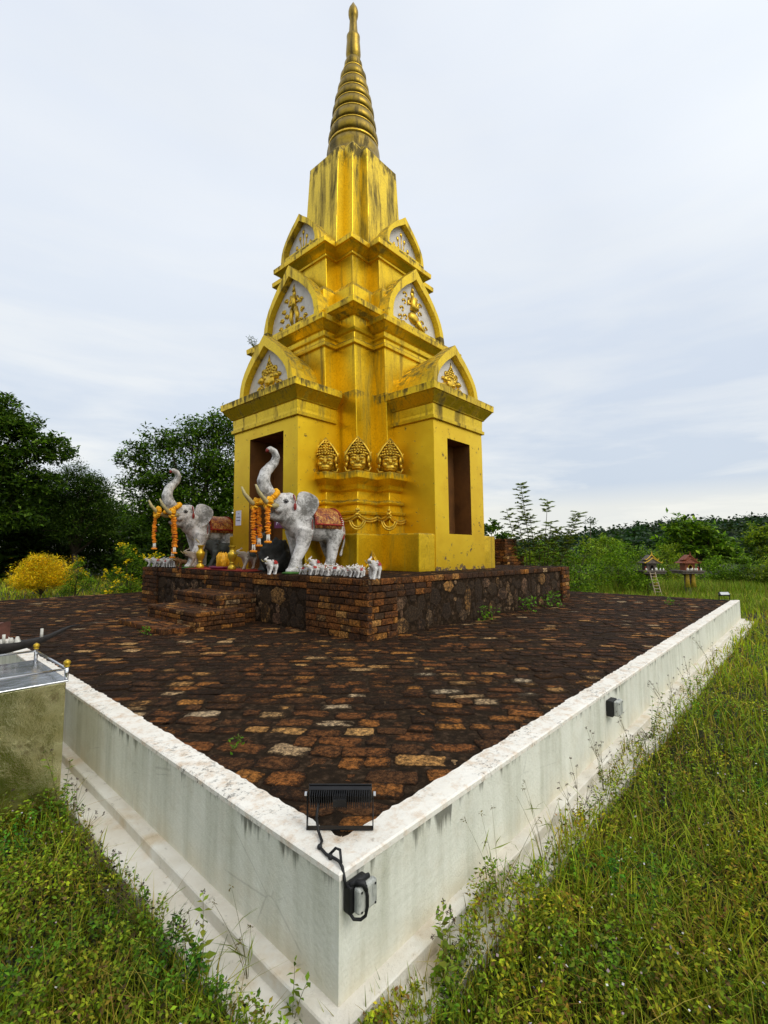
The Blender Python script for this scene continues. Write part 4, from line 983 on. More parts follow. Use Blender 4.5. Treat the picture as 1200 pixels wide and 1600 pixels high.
bx = MB(); bx.box(4.35, 4.25, PZ, 4.62, 4.62, PZ+.07); bo = base_at(bx, 'loose_brick', 'brown_wood', (4.48, 4.4, PZ), bevel=.01); tag(bo, 'loose red brick lying behind the crowd of tiny elephants', 'brick')

# notices on the left porch
def text_mesh(s, size):
    c = bpy.data.curves.new('txt', 'FONT'); c.body = s; c.size = size; c.align_x = 'CENTER'; c.align_y = 'CENTER'; c.extrude = .001
    o = bpy.data.objects.new('txt', c); COL.objects.link(o)
    dg = bpy.context.evaluated_depsgraph_get(); e = o.evaluated_get(dg); m_ = e.to_mesh(); mb = MB()
    mb.v = [tuple(v.co) for v in m_.vertices]; mb.f = [tuple(q.vertices) for q in m_.polygons]; e.to_mesh_clear(); bpy.data.objects.remove(o); return mb
n_ = thing('paper_notice', 'white paper notice with small print on the left jamb of the doorway', 'notice', P('W', 1.0, 2.96, 1.9))
q_ = MB(); q_.box(CX-2.965, CY+.90, 1.90, CX-2.955, CY+1.13, 2.25); q_.build('sheet', 'paper', n_)
wr = MB()
for z, segs in ((2.17, [(.98, 1.01), (1.02, 1.035)]), (2.085, [(.94, .965), (.97, 1.01), (1.015, 1.04), (1.045, 1.09)]), (2.01, [(.93, .95), (.955, 1.0), (1.005, 1.03), (1.04, 1.10)])):
    for s0, s1 in segs: 
        wr.box(CX-2.968, CY+s0, z, CX-2.9655, CY+s1-.003, z+.012); wr.box(CX-2.968, CY+s0+.004, z+.014, CX-2.9655, CY+s0+.012, z+.022)
wr.build('print', 'ink', n_)
n2 = thing('purple_sign', 'small purple sign with white letters on the right jamb of the doorway', 'sign', (CX-3.0, 6.75, 1.78))
q_ = MB(); q_.box(CX-3.0, 6.53, 1.78, CX-2.985, 6.95, 2.03); q_.build('board', 'sign_purple', n2, bevel=.004)
tx = text_mesh('ห้าม', .19); M_ = Matrix.Translation((CX-3.003, 6.74, 1.905)) @ Matrix(((0, 0, -1, 0), (-1, 0, 0, 0), (0, 1, 0, 0), (0, 0, 0, 1)))
xf(tx, M_).build('lettering', 'paper', n2)

# ------------------------------------------------------------------ flood lamps and junction boxes on the wall
def quadbox(mb, M, x0, y0, z0, x1, y1, z1):
    b_ = MB().box(x0, y0, z0, x1, y1, z1); b_ = xf(b_, M); mb.add(b_.v, b_.f)
def floodlamp(loc, rot, tilt, sc, label):
    t = thing('flood_lamp', label, 'flood lamp', (0, 0, 0))
    H = Matrix.Translation((0, 0, .155)) @ Matrix.Rotation(tilt, 4, 'X')
    h = MB(); quadbox(h, H, -.145, -.040, -.010, .145, .050, .012); quadbox(h, H, -.148, -.045, .012, .148, .055, .020)
    h = h.build('housing', 'black_metal', t, bevel=.004)
    f = MB()
    for i in range(27): x = -.135+.27*i/26; quadbox(f, H, x-.0016, -.038, -.040, x+.0016, .045, -.010)
    quadbox(f, H, -.03, -.02, -.044, .03, .03, -.012); f.build('cooling_fin', 'black_metal', h)
    g_ = MB(); quadbox(g_, H, -.125, -.032, .0205, .125, .042, .023); g_.build('lens', 'lamp_glass', h)
    b = MB()
    for s in (-1, 1): b.box(s*.153-.0025, -.012, .0, s*.153+.0025, .012, .165)
    b.box(-.155, -.014, 0, .155, .014, .005); b.build('bracket', 'black_metal', t)
    for s in (-1, 1): q = MB(); q.tube([(s*.154, 0, .155), (s*.166, 0, .155)], .010, 8); q.build('bolt', 'bolt', t)
    t.location = loc; t.rotation_euler.z = rot; t.scale = (sc,)*3; return t
d_ = math.atan2(RGT[1], RGT[0])
floodlamp((.21, .225, .012), d_, R(-62), 1.0, 'black flood lamp with cooling fins on the near corner of the wall')
floodlamp((14.02, .30, .012), d_+R(8), R(58), 1.0, 'flood lamp with pale face at the far right corner of the wall')
cb = MB(); kx = lambda r, f_, z: (.21+RGT[0]*r+FWD[0]*f_, .225+RGT[1]*r+FWD[1]*f_, z)
cb.tube([kx(-.10, -.02, .15), kx(-.105, -.04, .08), kx(-.095, -.05, .03), kx(-.085, -.07, .022), kx(-.07, -.11, .02), kx(-.075, -.15, .02), kx(-.04, -.20, .02), kx(.0, -.235, .025), kx(.02, -.26, .03), kx(.035, -.28, .02), kx(.045, -.30, -.01), kx(.05, -.305, -.04)], .0065, 7)
cb.tube([kx(-.03, -.21, .02), kx(.0, -.20, .045), kx(.02, -.22, .05), kx(.03, -.27, .03)], .006, 6)
for p_ in (kx(-.075, -.15, .02), kx(-.02, -.22, .022)): cb.ball(p_, (.012, .012, .012), 7, 5)
tag(base_at(cb, 'lamp_cable', 'black_rubber', (.13, .12, .02), smooth=True), 'black cable running from the near flood lamp down to the junction box', 'cable')
def jbox(x, z, s, label, hood=True, wire=False):
    t = thing('junction_box', label, 'junction box', (x, -.002, z))
    b = MB(); b.box(x, -.055*s, z, x+.135*s, -.002, z+.135*s); b.build('housing', 'black_rubber', t, bevel=.008)
    c = MB(); c.box(x+.022*s, -.098*s, z+.006, x+.155*s, -.056*s, z+.130*s); c.build('cover', 'old_plastic', t, bevel=.010)
    q = MB(); 
    for dx in (.04, .137):
        for dz in (.02, .112): q.tube([(x+dx*s, -.0985*s, z+dz*s), (x+dx*s, -.101*s, z+dz*s)], .006*s, 8)
    q.build('screw', 'ink', t)
    if wire:
        w = MB(); w.tube([(x+.05, -.082, z+.11), (x+.056, -.086, z+.07), (x+.056, -.086, z+.03), (x+.05, -.082, z-.002), (x+.035, -.07, z-.014), (x+.015, -.05, z-.012), (x+.008, -.03, z+.01)], .0065, 7)
        w.tube([(x+.03, -.05, z+.115), (x+.045, -.075, z+.118), (x+.052, -.085, z+.09)], [.014, .013, .008], 7); w.tube([(x+.01, -.03, z+.108), (x+.05, -.045, z+.114), (x+.10, -.05, z+.112)], [.010, .014, .010], 7); w.build('tape_wrap', 'black_rubber', t, smooth=True)
    return t
jbox(.018, -.140, .80, 'black taped junction box with a cracked pale cover at the near wall corner', wire=True)
jbox(3.29, -.205, 1.05, 'junction box with a white cover halfway along the right wall')

# ------------------------------------------------------------------ steel cabinet and candle boat on the left
cbn = thing('steel_cabinet', 'steel cabinet with reflected greenery painted into its panels, a rail and brass knobs on its top', 'cabinet', (-.9, 3.1, GZ))
q = MB(); q.box(-1.6, 2.66, GZ+.02, -.30, 3.6, .335); q.build('panel_box', 'steel_panel_reflection', cbn, bevel=.006)
q = MB(); q.box(-1.62, 2.645, .337, -.287, 3.615, .352); q.build('top_tray', 'stainless', cbn, bevel=.005)
r_ = MB()
for y in (2.665, 3.60): r_.tube([(-1.6, y, .43), (-.30, y, .43)], .009, 8)
r_.tube([(-.30, 2.665, .43), (-.30, 3.60, .43)], .009, 8)
r_.build('rail', 'stainless', cbn, smooth=True)
for x, y in ((-.30, 2.665), (-.30, 3.60), (-1.6, 2.665), (-1.6, 3.6)):
    p_ = MB(); p_.tube([(x, y, .352), (x, y, .445)], .014, 10); p_ = p_.build('post', 'stainless', cbn, smooth=True)
    k_ = MB(); k_.rings(x, y, [(.445, .018), (.452, .022), (.456, .012), (.462, .02), (.475, .026), (.488, .02), (.498, .004)], 14); k_.build('knob', 'brass', p_, smooth=True)
bt = thing('candle_boat', 'charred boat shaped candle holder with a curled prow behind the cabinet', 'candle holder', (-.7, 4.1, GZ))
q = MB(); 
secs = []
for x, zc, w_, h_ in ((-2.2, .44, .10, .10), (-1.2, .42, .11, .10), (-.7, .42, .11, .09), (-.42, .425, .09, .07), (-.22, .44, .06, .05), (-.10, .47, .04, .035), (0.0, .515, .03, .025), (.08, .545, .02, .016), (.16, .553, .006, .006)):
    secs.append([(x, 4.1+w_*math.cos(t_), zc+h_*min(.35, math.sin(t_))) for t_ in np.linspace(0, 2*math.pi, 12, endpoint=False)])
q.loft(secs); q.build('hull', 'charred', bt, smooth=True)
q = MB()
for x in (-1.6, -.7): q.box(x-.03, 4.05, GZ+.01, x+.03, 4.15, .36)
q.build('stand', 'charred', bt)
for i in range(30):
    q = MB(); x = rnd.uniform(-1.5, -.3); h_ = rnd.uniform(.01, .05); yy = 4.1+rnd.uniform(-.05, .05); q.rings(x, yy, [(.44, rnd.uniform(.02, .04)), (.455+h_*.5, .018), (.45+h_, .012)], 7); q.build('candle_stub', 'wax_white', bt, smooth=True)
for x, h_ in ((-.16, .07), (-.45, .05)): q = MB(); q.rings(x, 4.1, [(.45, .014), (.45+h_+.03, .013)], 8); q.build('candle_stub', 'wax_white', bt, smooth=True)
ib = thing('incense_trough', 'rusty corrugated trough packed with burnt red incense sticks', 'incense holder', (-1.2, 4.55, GZ))
q = MB(); n = 60
vs = []
for i in range(n+1):
    x = -2.2+1.85*i/n
    for z_ in (.46, .60): vs.append((x, 4.42+.012*math.sin(i*1.3), z_+.008*math.sin(i*1.3)))
q.add(vs, [(2*i, 2*i+2, 2*i+3, 2*i+1) for i in range(n)]); q.box(-2.2, 4.43, .44, -.36, 4.75, .57)
q.build('trough', 'rust_sheet', ib)
q = MB()
for x in (-1.9, -.6): q.box(x-.03, 4.5, GZ+.01, x+.03, 4.6, .44)
q.build('stand', 'rust_sheet', ib)
q = MB()
for i in range(260):
    x = rnd.uniform(-2.1, -.42); y = rnd.uniform(4.45, 4.72); q.tube([(x, y, .56), (x+rnd.uniform(-.015, .015), y+rnd.uniform(-.01, .01), .60+rnd.uniform(.02, .09))], .0025, 3)
tag(q.build('incense_stick', 'incense_red', ib), kind='stuff')

# ------------------------------------------------------------------ vegetation
class Soup:
    """many small leaf faces, kept as numpy arrays"""
    def __init__(s): s.q = []; s.c = []
    def quads(s, q, c): s.q.append(np.asarray(q, 'f').reshape(-1, 4, 3)); s.c.append(np.repeat(np.asarray(c, 'f').reshape(-1, 1, 3), 4, 1))
    def leaves(s, P, size, col, up=.4, aspect=.42, droop=0., dirs=None, svar=.35):
        n = len(P)
        if n == 0: return
        d = rng.normal(size=(n, 3)) if dirs is None else dirs+rng.normal(size=(n, 3))*.45
        d[:, 2] = d[:, 2]*.6-droop
        d /= np.linalg.norm(d, axis=1, keepdims=True)+1e-9
        nrm = rng.normal(size=(n, 3)); nrm[:, 2] = np.abs(nrm[:, 2])+up*2
        w_ = np.cross(d, nrm); w_ /= np.linalg.norm(w_, axis=1, keepdims=True)+1e-9
        L = (size*(1+rng.uniform(-svar, svar, n)))[:, None] if np.isscalar(size) else size[:, None]
        fold = np.cross(w_, d)*L*.10
        q = np.stack([P, P+d*L*.45+w_*L*aspect/2+fold, P+d*L, P+d*L*.45-w_*L*aspect/2+fold], 1)
        s.quads(q, col)
    def build(s, name, m, parent=None, origin=None):
        q = np.concatenate(s.q); c = np.concatenate(s.c); n = len(q)
        off = np.zeros(3)
        o_ = parent
        while o_ is not None: off += np.array(o_.location); o_ = o_.parent
        if origin is not None: off = np.array(origin, float)
        me = bpy.data.meshes.new(name); v = (q.reshape(-1, 3)-off).astype('f')
        me.vertices.add(len(v)); me.vertices.foreach_set('co', v.ravel())
        me.loops.add(n*4); me.loops.foreach_set('vertex_index', np.arange(n*4, dtype='i'))
        me.polygons.add(n); me.polygons.foreach_set('loop_start', np.arange(0, n*4, 4, dtype='i')); me.polygons.foreach_set('loop_total', np.full(n, 4, 'i'))
        me.update(calc_edges=True)
        a = me.color_attributes.new('Col', 'FLOAT_COLOR', 'POINT')
        a.data.foreach_set('color', np.concatenate([c.reshape(-1, 3), np.ones((n*4, 1), 'f')], 1).ravel())
        me.materials.append(MATS[m]); ob = bpy.data.objects.new(name, me); COL.objects.link(ob)
        if parent: ob.parent = parent
        if origin is not None: ob.location = origin
        return ob
def palette(n, cols, var=.25):
    cols = np.array(cols); k = rng.integers(0, len(cols), n); c = cols[k]*(1+rng.normal(size=(n, 1))*var)+0
    return np.clip(c, .003, 1)

# grass and weeds ------------------------------------------------------------
def on_land(x, y, m=.10): return (x < -m) | (y < -m) | (x > TX+m) | (y > TY+m)
def on_land2(x, y, e):
    wob = .05*np.sin(x*2.3)+.04*np.sin(x*7.1+1)
    return (x < -.24-e) | (y < -.13-e+wob) | (x > TX+.25) | (y > TY+.25)
GRC = [(.18, .25, .010), (.26, .32, .014), (.28, .29, .022), (.10, .16, .010), (.33, .27, .035), (.18, .13, .02), (.24, .31, .012)]
def polar(n, a0, a1, r0, r1, pw=1.0):
    """points spread round the photographer, thinner with distance"""
    a = rng.uniform(a0, a1, n); u_ = rng.uniform(0, 1, n); r = r0*(r1/r0)**(u_**pw)
    th = YAW+a; return EYE.x+np.cos(th)*r, EYE.y+np.sin(th)*r, r
def ghh(x, y): return np.full(len(x), GZ)
def blades(sp, x, y, h, wd, cols, lean_=.45, zb=None):
    n = len(x); zb = ghh(x, y) if zb is None else zb
    a = rng.uniform(0, 2*np.pi, n); l = np.abs(rng.normal(size=n))*lean_+.08
    dx, dy = np.cos(a)*l, np.sin(a)*l; wx, wy = -np.sin(a+rng.normal(size=n)*.6), np.cos(a)
    p0 = np.stack([x, y, zb-.02], 1); W_ = np.stack([wx, wy, np.zeros(n)], 1)*wd[:, None]
    def pt(t_): return p0+np.stack([dx*h*t_**2, dy*h*t_**2, h*t_*(1-.25*l*t_)], 1)
    p1, p2, p3 = pt(.45), pt(.8), pt(1.0)
    sp.quads(np.stack([p0-W_*.5, p0+W_*.5, p1+W_*.45, p1-W_*.45], 1), cols)
    sp.quads(np.stack([p1-W_*.45, p1+W_*.45, p2+W_*.28, p2-W_*.28], 1), cols)
    sp.quads(np.stack([p2-W_*.28, p2+W_*.28, p3+W_*.03, p3-W_*.03], 1), cols)
def clumpy(x, y, f=1.3, seed=0.0):
    return np.array([mnoise.noise(Vector((a*f, b*f, seed))) for a, b in zip(x, y)])
gr = Soup()
n = 115000
x, y, r = polar(n, -R(52), R(52), .75, 42, .85)
k = on_land2(x, y, .02); x, y, r = x[k], y[k], r[k]; n = len(x)
cl = clumpy(x, y, .9, 4.0)
h = (.13+.17*rng.random(n)+.10*cl)*np.clip(.8+r*.02, .8, 1.4); wd = .0028+.0016*rng.random(n)+r*.0013
blades(gr, x, y, np.clip(h, .04, .6), wd, palette(n, GRC)*(1+.5*cl[:, None])*np.where(r[:, None] > 9, 1.25, 1.0), .55)
# low broad-leaved weeds
n = 300000
x, y, r = polar(n, -R(52), R(52), .8, 15, .95)
k = on_land2(x, y, 0); x, y, r = x[k], y[k], r[k]; n = len(x)
cl = clumpy(x, y, 1.6, 9.0); cl2 = clumpy(x, y, .6, 2.0)
hh_ = np.clip(.20+.14*cl+.06*cl2, .04, .42); t_ = rng.random(n)**.45
# leaves gather round stems
sx, sy = np.round(x/.05)*.05, np.round(y/.05)*.05
jx = np.sin(sx*917.3+sy*311.7)*.03; jy = np.cos(sx*511.1+sy*723.9)*.03
x2 = sx+jx+(x-sx)*.75; y2 = sy+jy+(y-sy)*.75
ok = on_land2(x2, y2, 0); 
P_ = np.stack([x2, y2, GZ-.01+hh_*t_], 1)[ok]; r = r[ok]; t_ = t_[ok]; cl2 = cl2[ok]
WC = [(.17, .25, .010), (.25, .32, .014), (.27, .27, .018), (.09, .14, .010), (.24, .17, .02), (.15, .09, .03), (.32, .32, .02), (.24, .32, .012), (.12, .20, .01)]
hue = clumpy(P_[:, 0], P_[:, 1], 2.3, 30.0)[:, None]
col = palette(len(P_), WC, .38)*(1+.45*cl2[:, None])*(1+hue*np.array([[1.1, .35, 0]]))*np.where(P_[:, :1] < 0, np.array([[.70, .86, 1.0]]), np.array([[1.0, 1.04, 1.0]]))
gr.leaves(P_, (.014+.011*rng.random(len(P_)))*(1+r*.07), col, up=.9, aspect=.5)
n = 7500; x, y, r = polar(n, -R(52), R(52), .8, 16, .9); k = on_land(x, y, .25); x, y, r = x[k], y[k], r[k]; n = len(x)
blades(gr, x, y, rng.uniform(.14, .34, n), .0014+r*.0011, palette(n, [(.36, .36, .03), (.42, .34, .06), (.26, .34, .02), (.30, .18, .04)], .2), 1.0)
# tiny pale flower heads
n = 1300; x, y, r = polar(n, -R(50), R(50), .9, 9); k = on_land(x, y, .3); x, y = x[k], y[k]; n = len(x)
gr.leaves(np.stack([x, y, GZ+.16+.12*rng.random(n)], 1), .011, palette(n, [(.55, .50, .60), (.6, .58, .55), (.35, .25, .30)]), aspect=.9)
go = gr.build('grass', 'grass', origin=(0, 0, GZ)); tag(go, 'tangled green and yellowing grass with small weeds round the white wall', 'grass', kind='stuff')

# taller single weeds against the wall ---------------------------------------
def weed(x, y, h, kind, label, group=None, lean_=(0, 0), zb=None, nm='weed', hd=(.05, .035, .03)):
    zb = GZ if zb is None else zb
    t = thing(nm, label, 'weed', (x, y, zb), group); st = MB(); sp = Soup()
    nst = {'leafy': 3, 'seed': 4, 'grass': 5, 'sprig': 2}[kind]
    for i in range(nst):
        a = rnd.uniform(0, 6.28); l = rnd.uniform(.1, .4)*h; hh = h*rnd.uniform(.65, 1)
        pts = [Vector((x+(math.cos(a)*l+lean_[0]*h)*q**1.6, y+(math.sin(a)*l+lean_[1]*h)*q**1.6, zb+hh*q)) for q in np.linspace(0, 1, 7)]
        w0 = .0022 if kind != 'grass' else .0016
        st.tube(pts, [w0*(1-.6*q) for q in np.linspace(0, 1, 7)], 4)
        if kind in ('leafy', 'sprig'):
            for q in np.linspace(.25, 1, 9 if kind == 'leafy' else 6):
                k = min(int(q*6), 5); p = pts[k].lerp(pts[k+1], q*6-k)
                for b_ in (0, math.pi):
                    b2 = b_+q*7; d = np.array([[math.cos(b2), math.sin(b2), .35]]); sp.leaves(np.array([p]), .048*(1.15-.5*q), palette(1, [(.13, .22, .015), (.20, .28, .03), (.25, .27, .03)]), up=.8, aspect=.48, dirs=d*2.2)
        if kind in ('seed', 'leafy'):
            for j in range(5 if kind == 'seed' else 2):
                e = pts[-1] if j == 0 else pts[4].lerp(pts[-1], rnd.random())+Vector((rnd.uniform(-.06, .06), rnd.uniform(-.06, .06), rnd.uniform(0, .05)))
                if j: st.tube([pts[4], e], [.0012, .0008], 3)
                c = palette(14, [hd, (hd[0]*1.8, hd[1]*1.5, hd[2]*1.6)])
                sp.leaves(np.array([e]*14)+rng.normal(size=(14, 3))*.0035, .009, c, aspect=.6)
            for q in (1, 2, 3): sp.leaves(np.array([pts[q]]*3), .035, palette(3, [(.10, .14, .015), (.15, .12, .02)]), aspect=.25)
        if kind == 'grass':
            for q in (2, 3, 4): sp.leaves(np.array([pts[q]]), .12, palette(1, [(.18, .22, .03)]), aspect=.05, dirs=np.array([[math.cos(a+q), math.sin(a+q), 1.2]]))
            sp.leaves(np.array([pts[-1]]*6)+rng.normal(size=(6, 3))*.004, .02, palette(6, [(.16, .13, .05)]), aspect=.3)
    simple_ = st.build('stem', 'weed_stem', t, smooth=True)
    if sp.q: sp.build('foliage', 'leaf', t)
    return t
simple('weed_stem', (.14, .12, .03), .7, var=.4, b=0)
WE = 'thin weeds growing up in front of the white wall'
for (x, y, h, kd, lb) in (
    (.42, -.20, .42, 'leafy', 'leafy weed with yellow green leaves before the right wall, nearest the corner'),
    (.52, -.16, .30, 'leafy', 'shorter leafy weed behind the nearest leafy weed at the right wall'),
    (.98, -.17, .55, 'grass', 'wispy grass stalks crossing the right wall beside the leafy weeds'),
    (1.5, -.18, .62, 'grass', 'tall bent grass stems against the middle of the right wall'),
    (2.0, -.20, .48, 'seed', 'thin weed with dark seed heads left of the halfway junction box'),
    (2.6, -.18, .52, 'seed', 'brown headed weed standing just below the halfway junction box'),
    (3.3, -.22, .50, 'seed', 'bushy seed headed weed right of the halfway junction box'),
    (4.0, -.20, .55, 'leafy', 'tall green weed rising in front of the right wall past the junction box'),
    (4.8, -.2, .60, 'seed', 'dark seeded weed on the far half of the right wall'),
    (5.9, -.22, .55, 'seed', 'spindly weed near the crack in the far right wall'),
    (7.6, -.25, .6, 'seed', 'last thin weed toward the far end of the right wall'),
    (-.10, .16, .28, 'sprig', 'small green sprig at the foot of the wall corner, bottom centre'),
    (-.24, .62, .40, 'leafy', 'leafy weed on the footing slab at the bottom left of the corner'),
    (-.12, .45, .45, 'grass', 'thin dry stalk standing on the ledge of the left wall'),
    (-.32, 1.05, .38, 'seed', 'seed headed weed over the footing of the left wall, second from the corner'),
    (-.36, 1.5, .40, 'seed', 'weed with brown seed heads leaning over the left footing slab'),
    (-.38, 2.0, .46, 'seed', 'taller seed headed weed by the left ledge near the cabinet'),
    (-.34, 2.45, .62, 'leafy', 'bushy green weed growing up between the cabinet and the left wall'),
    (-.75, 2.35, .5, 'leafy', 'white flowered weed growing in front of the cabinet panel')):
    weed(x, y, h, kd, lb, WE, lean_=(rnd.uniform(-.15, .1), rnd.uniform(-.1, .15)))
for (x, y, h, lb) in ((.38, 1.42, .08, 'small green sprout growing between the paving bricks at the left'), (11.9, 1.15, .16, 'green tuft growing on the paving near the far right lamp'), (1.66, 6.3, .12, 'green sprout on the lowest brick step'), (6.6, 3.15, .26, 'green weed at the foot of the rubble wall, left one'), (8.4, 3.15, .30, 'green weed at the foot of the rubble wall, middle one'), (9.6, 3.12, .38, 'green weed at the foot of the rubble wall, right one')):
    t = thing('sprout', lb, 'weed', (x, y, 0)); sp = Soup(); n = 60 if h > .1 else 26
    Pp = np.array([x, y, .0])+rng.normal(size=(n, 3))*np.array([h*.35, h*.35, 0])+np.array([0, 0, 1])*rng.random((n, 1))*h
    sp.leaves(Pp, h*.22+.012, palette(n, [(.10, .24, .015), (.16, .32, .02), (.08, .16, .012)]), aspect=.5); sp.build('foliage', 'leaf', t)
    st = MB(); [st.tube([(x, y, 0), (x+rnd.uniform(-.3, .3)*h, y+rnd.uniform(-.3, .3)*h, h)], .002, 4) for _ in range(4)]; st.build('stem', 'weed_stem', t)

# trees ------------------------------------------------------------------------
DK = [(.028, .060, .008), (.048, .090, .010), (.075, .12, .012), (.016, .036, .006)]
MD = [(.055, .115, .010), (.09, .165, .014), (.13, .21, .017), (.03, .065, .008)]
LT = [(.12, .23, .012), (.18, .30, .016), (.08, .16, .010), (.24, .34, .022)]
YG = [(.19, .26, .014), (.26, .31, .016), (.11, .18, .012)]
def tree(label, base, clumps, leaf, n, cols, cat='tree', name='tree', trunk=.18, group=None, sub=26, spread=.42, aspect=.45, mt='bark', forks=True, droop=0., hl=None):
    """clumps: (dx, dy, z, rx, rz) relative to base; leaves gather in twig sized tufts inside each clump"""
    x0, y0 = base[:2]; zb = base[2] if len(base) > 2 else GZ
    t = thing(name, label, cat, (x0, y0, zb), group)
    tk = MB(); sp = Soup(); vol = np.array([c[3]**2*c[4] for c in clumps])**.67; vol = vol/vol.sum()
    top = max(c[2] for c in clumps); low = min(c[2]-c[4] for c in clumps); fork = max(low*.8, .12*top)
    if trunk:
        tk.tube([(x0, y0, zb-.1), (x0+.03*top*rnd.uniform(-1, 1), y0, zb+fork*.5), (x0, y0+.02, zb+fork)], [trunk*1.25, trunk, trunk*.8], 9)
        for c in clumps:
            e = Vector((x0+c[0], y0+c[1], zb+c[2])); s_ = Vector((x0, y0, zb+fork*.95)); m_ = s_.lerp(e, .5)+Vector((rnd.uniform(-.1, .1)*c[3], rnd.uniform(-.1, .1)*c[3], .18*(e.z-s_.z)))
            tk.tube([s_, m_, e], [trunk*.55, trunk*.32, trunk*.10], 7)
            for _ in range(5):
                q = Vector((rnd.gauss(0, 1), rnd.gauss(0, 1), rnd.gauss(.2, .8))).normalized(); tk.tube([m_.lerp(e, rnd.uniform(.4, 1)), e+Vector((q.x*c[3], q.y*c[3], q.z*c[4]))*.9], [trunk*.14, trunk*.03], 5)
    for c, v in zip(clumps, vol):
        m = int(n*v); ns = max(6, int(m/sub))
        q = rng.normal(size=(ns, 3)); q /= np.linalg.norm(q, axis=1, keepdims=True); q *= (rng.random((ns, 1))**.42)*rng.uniform(.75, 1.12, (ns, 1))
        ctr = q*np.array([c[3], c[3], c[4]])+np.array([x0+c[0], y0+c[1], zb+c[2]])
        sg = spread*min(c[3], c[4])*.42
        P_ = np.repeat(ctr, sub, 0)+rng.normal(size=(ns*sub, 3))*np.array([sg, sg, sg*.55])
        tone = np.repeat(rng.uniform(.6, 1.45, (ns, 1)), sub, 0)
        sp.leaves(P_, leaf, palette(len(P_), cols, .22)*tone, up=.6, aspect=aspect, droop=droop)
    if trunk: tk.build('trunk', mt, t, smooth=True)
    sp.build('crown', 'leaf', t)
    return t
def T(px, d, z=GZ): x, y = spot(px, d); return (x, y, z)
def cl(specs):
    """clumps given across the line of sight: (right, away, z, rx, rz)"""
    return [(RGT[0]*r+FWD[0]*f_, RGT[1]*r+FWD[1]*f_, z, rx, rz) for r, f_, z, rx, rz in specs]
# left: big spreading tree
tree('big dark leafy tree filling the left edge of the view', T(-60, 27), cl([(1.6, 0, 10.2, 1.5, 1.0), (3.1, -.3, 9.0, 1.5, 1.0), (4.7, 0, 7.9, 1.5, .9), (2.2, 0, 7.2, 1.8, 1.2), (.3, 0, 9.3, 1.8, 1.4), (-1.5, 0, 8.5, 2, 1.8), (3.6, .4, 5.9, 1.7, 1.0), (1.2, -.5, 5.2, 2.0, 1.2), (-1, 0, 4.5, 2.2, 1.5), (2.8, 0, 4.0, 1.6, 1.0)]), .25, 38000, MD+DK, trunk=.34)
tree('feathery dark tree right of the big tree at the left', T(118, 31), cl([(0, 0, 6.9, 1.4, 1.0), (1.1, 0, 6.1, 1.3, .9), (-1.3, 0, 6.2, 1.5, 1.1), (.2, .3, 5.0, 1.8, 1.2), (1.8, 0, 4.6, 1.3, .9), (-2.2, 0, 4.8, 1.6, 1.2), (0, -.5, 3.4, 2.2, 1.2), (2.2, 0, 3.2, 1.3, 1.0), (0, .8, 5.6, 1.4, 1.2), (-1, .5, 4.0, 2.0, 1.3)]), .20, 30000, DK, trunk=.2, aspect=.25)
tree('tall loose tree with bare twigs behind the far elephant', T(300, 21), cl([(-2.6, 0, 6.2, 1.1, .7), (-1.3, .2, 6.9, 1.2, .8), (.2, 0, 7.2, 1.3, .9), (1.5, 0, 7.5, 1.2, 1.0), (-2.4, 0, 4.8, 1.3, .9), (-.8, 0, 5.4, 1.5, 1.1), (1.0, 0, 5.9, 1.6, 1.1), (2.0, .3, 5.0, 1.4, 1.2), (-1.9, 0, 3.5, 1.4, .9), (0, -.4, 4.0, 1.5, 1.0), (1.6, 0, 3.4, 1.5, 1.1), (-.2, 0, 2.7, 1.9, .8), (-1.2, .4, 4.4, 1.6, 1.2), (1.2, .6, 4.6, 1.7, 1.3)]), .16, 38000, MD+LT[:1]+DK[:2], trunk=.2)
bt_ = thing('bare_branches', 'grey leafless branches sticking out above the loose tree', 'branches', (*spot(318, 21.5), GZ))
q = MB()
def twig(p, d, L, r, dep):
    e = p+d*L; m_ = p.lerp(e, .5)+Vector((rnd.gauss(0, .04), rnd.gauss(0, .04), .03))*L; q.tube([p, m_, e], [r, r*.8, r*.55], 5)
    if dep:
        for _ in range(3): twig(p.lerp(e, rnd.uniform(.4, 1)), (d+Vector((rnd.gauss(0, .5), rnd.gauss(0, .5), rnd.gauss(.1, .4)))).normalized(), L*.6, r*.55, dep-1)
X0, Y0 = spot(318, 21.5); q.tube([(X0, Y0, GZ), (X0+.2, Y0, 3), (X0, Y0, 5.2)], [.10, .08, .06], 7)
for dx, dz in ((-.6, .8), (-.2, 1), (.3, .95), (.7, .7), (.1, 1)): twig(Vector((X0, Y0, rnd.uniform(4.2, 5.2))), Vector((RGT[0]*dx, RGT[1]*dx, dz)).normalized(), 1.5, .045, 3)
q.build('limb', 'dead_bark', bt_)
# dark thicket behind, one bush after another
TH = 'dark bushes behind the lawn on the left'
for i, (px, d, h, w_) in enumerate(((5, 33, 7.0, 2.9), (70, 38, 8.0, 3.2), (135, 36, 7.2, 3.0), (190, 34, 5.6, 2.6), (240, 30, 4.6, 2.2), (285, 27, 4.0, 1.9), (340, 26, 4.2, 1.8))):
    ps = ('at the far left edge', 'behind the yellow bush', 'right of the yellow bush', 'behind the flowering shrub', 'left of the far elephant', 'behind the far elephant', 'beside the left jamb of the shrine')
    tree('dark round bush '+ps[i], T(px, d), cl([(-w_*.45, 0, h*.5, w_*.6, h*.42), (w_*.45, .2, h*.48, w_*.6, h*.40), (0, 0, h*.72, w_*.6, h*.36), (0, -.4, h*.25, w_*.8, h*.28)]), .24, 13000, DK, name='bush', cat='bush', trunk=.07, group=TH)
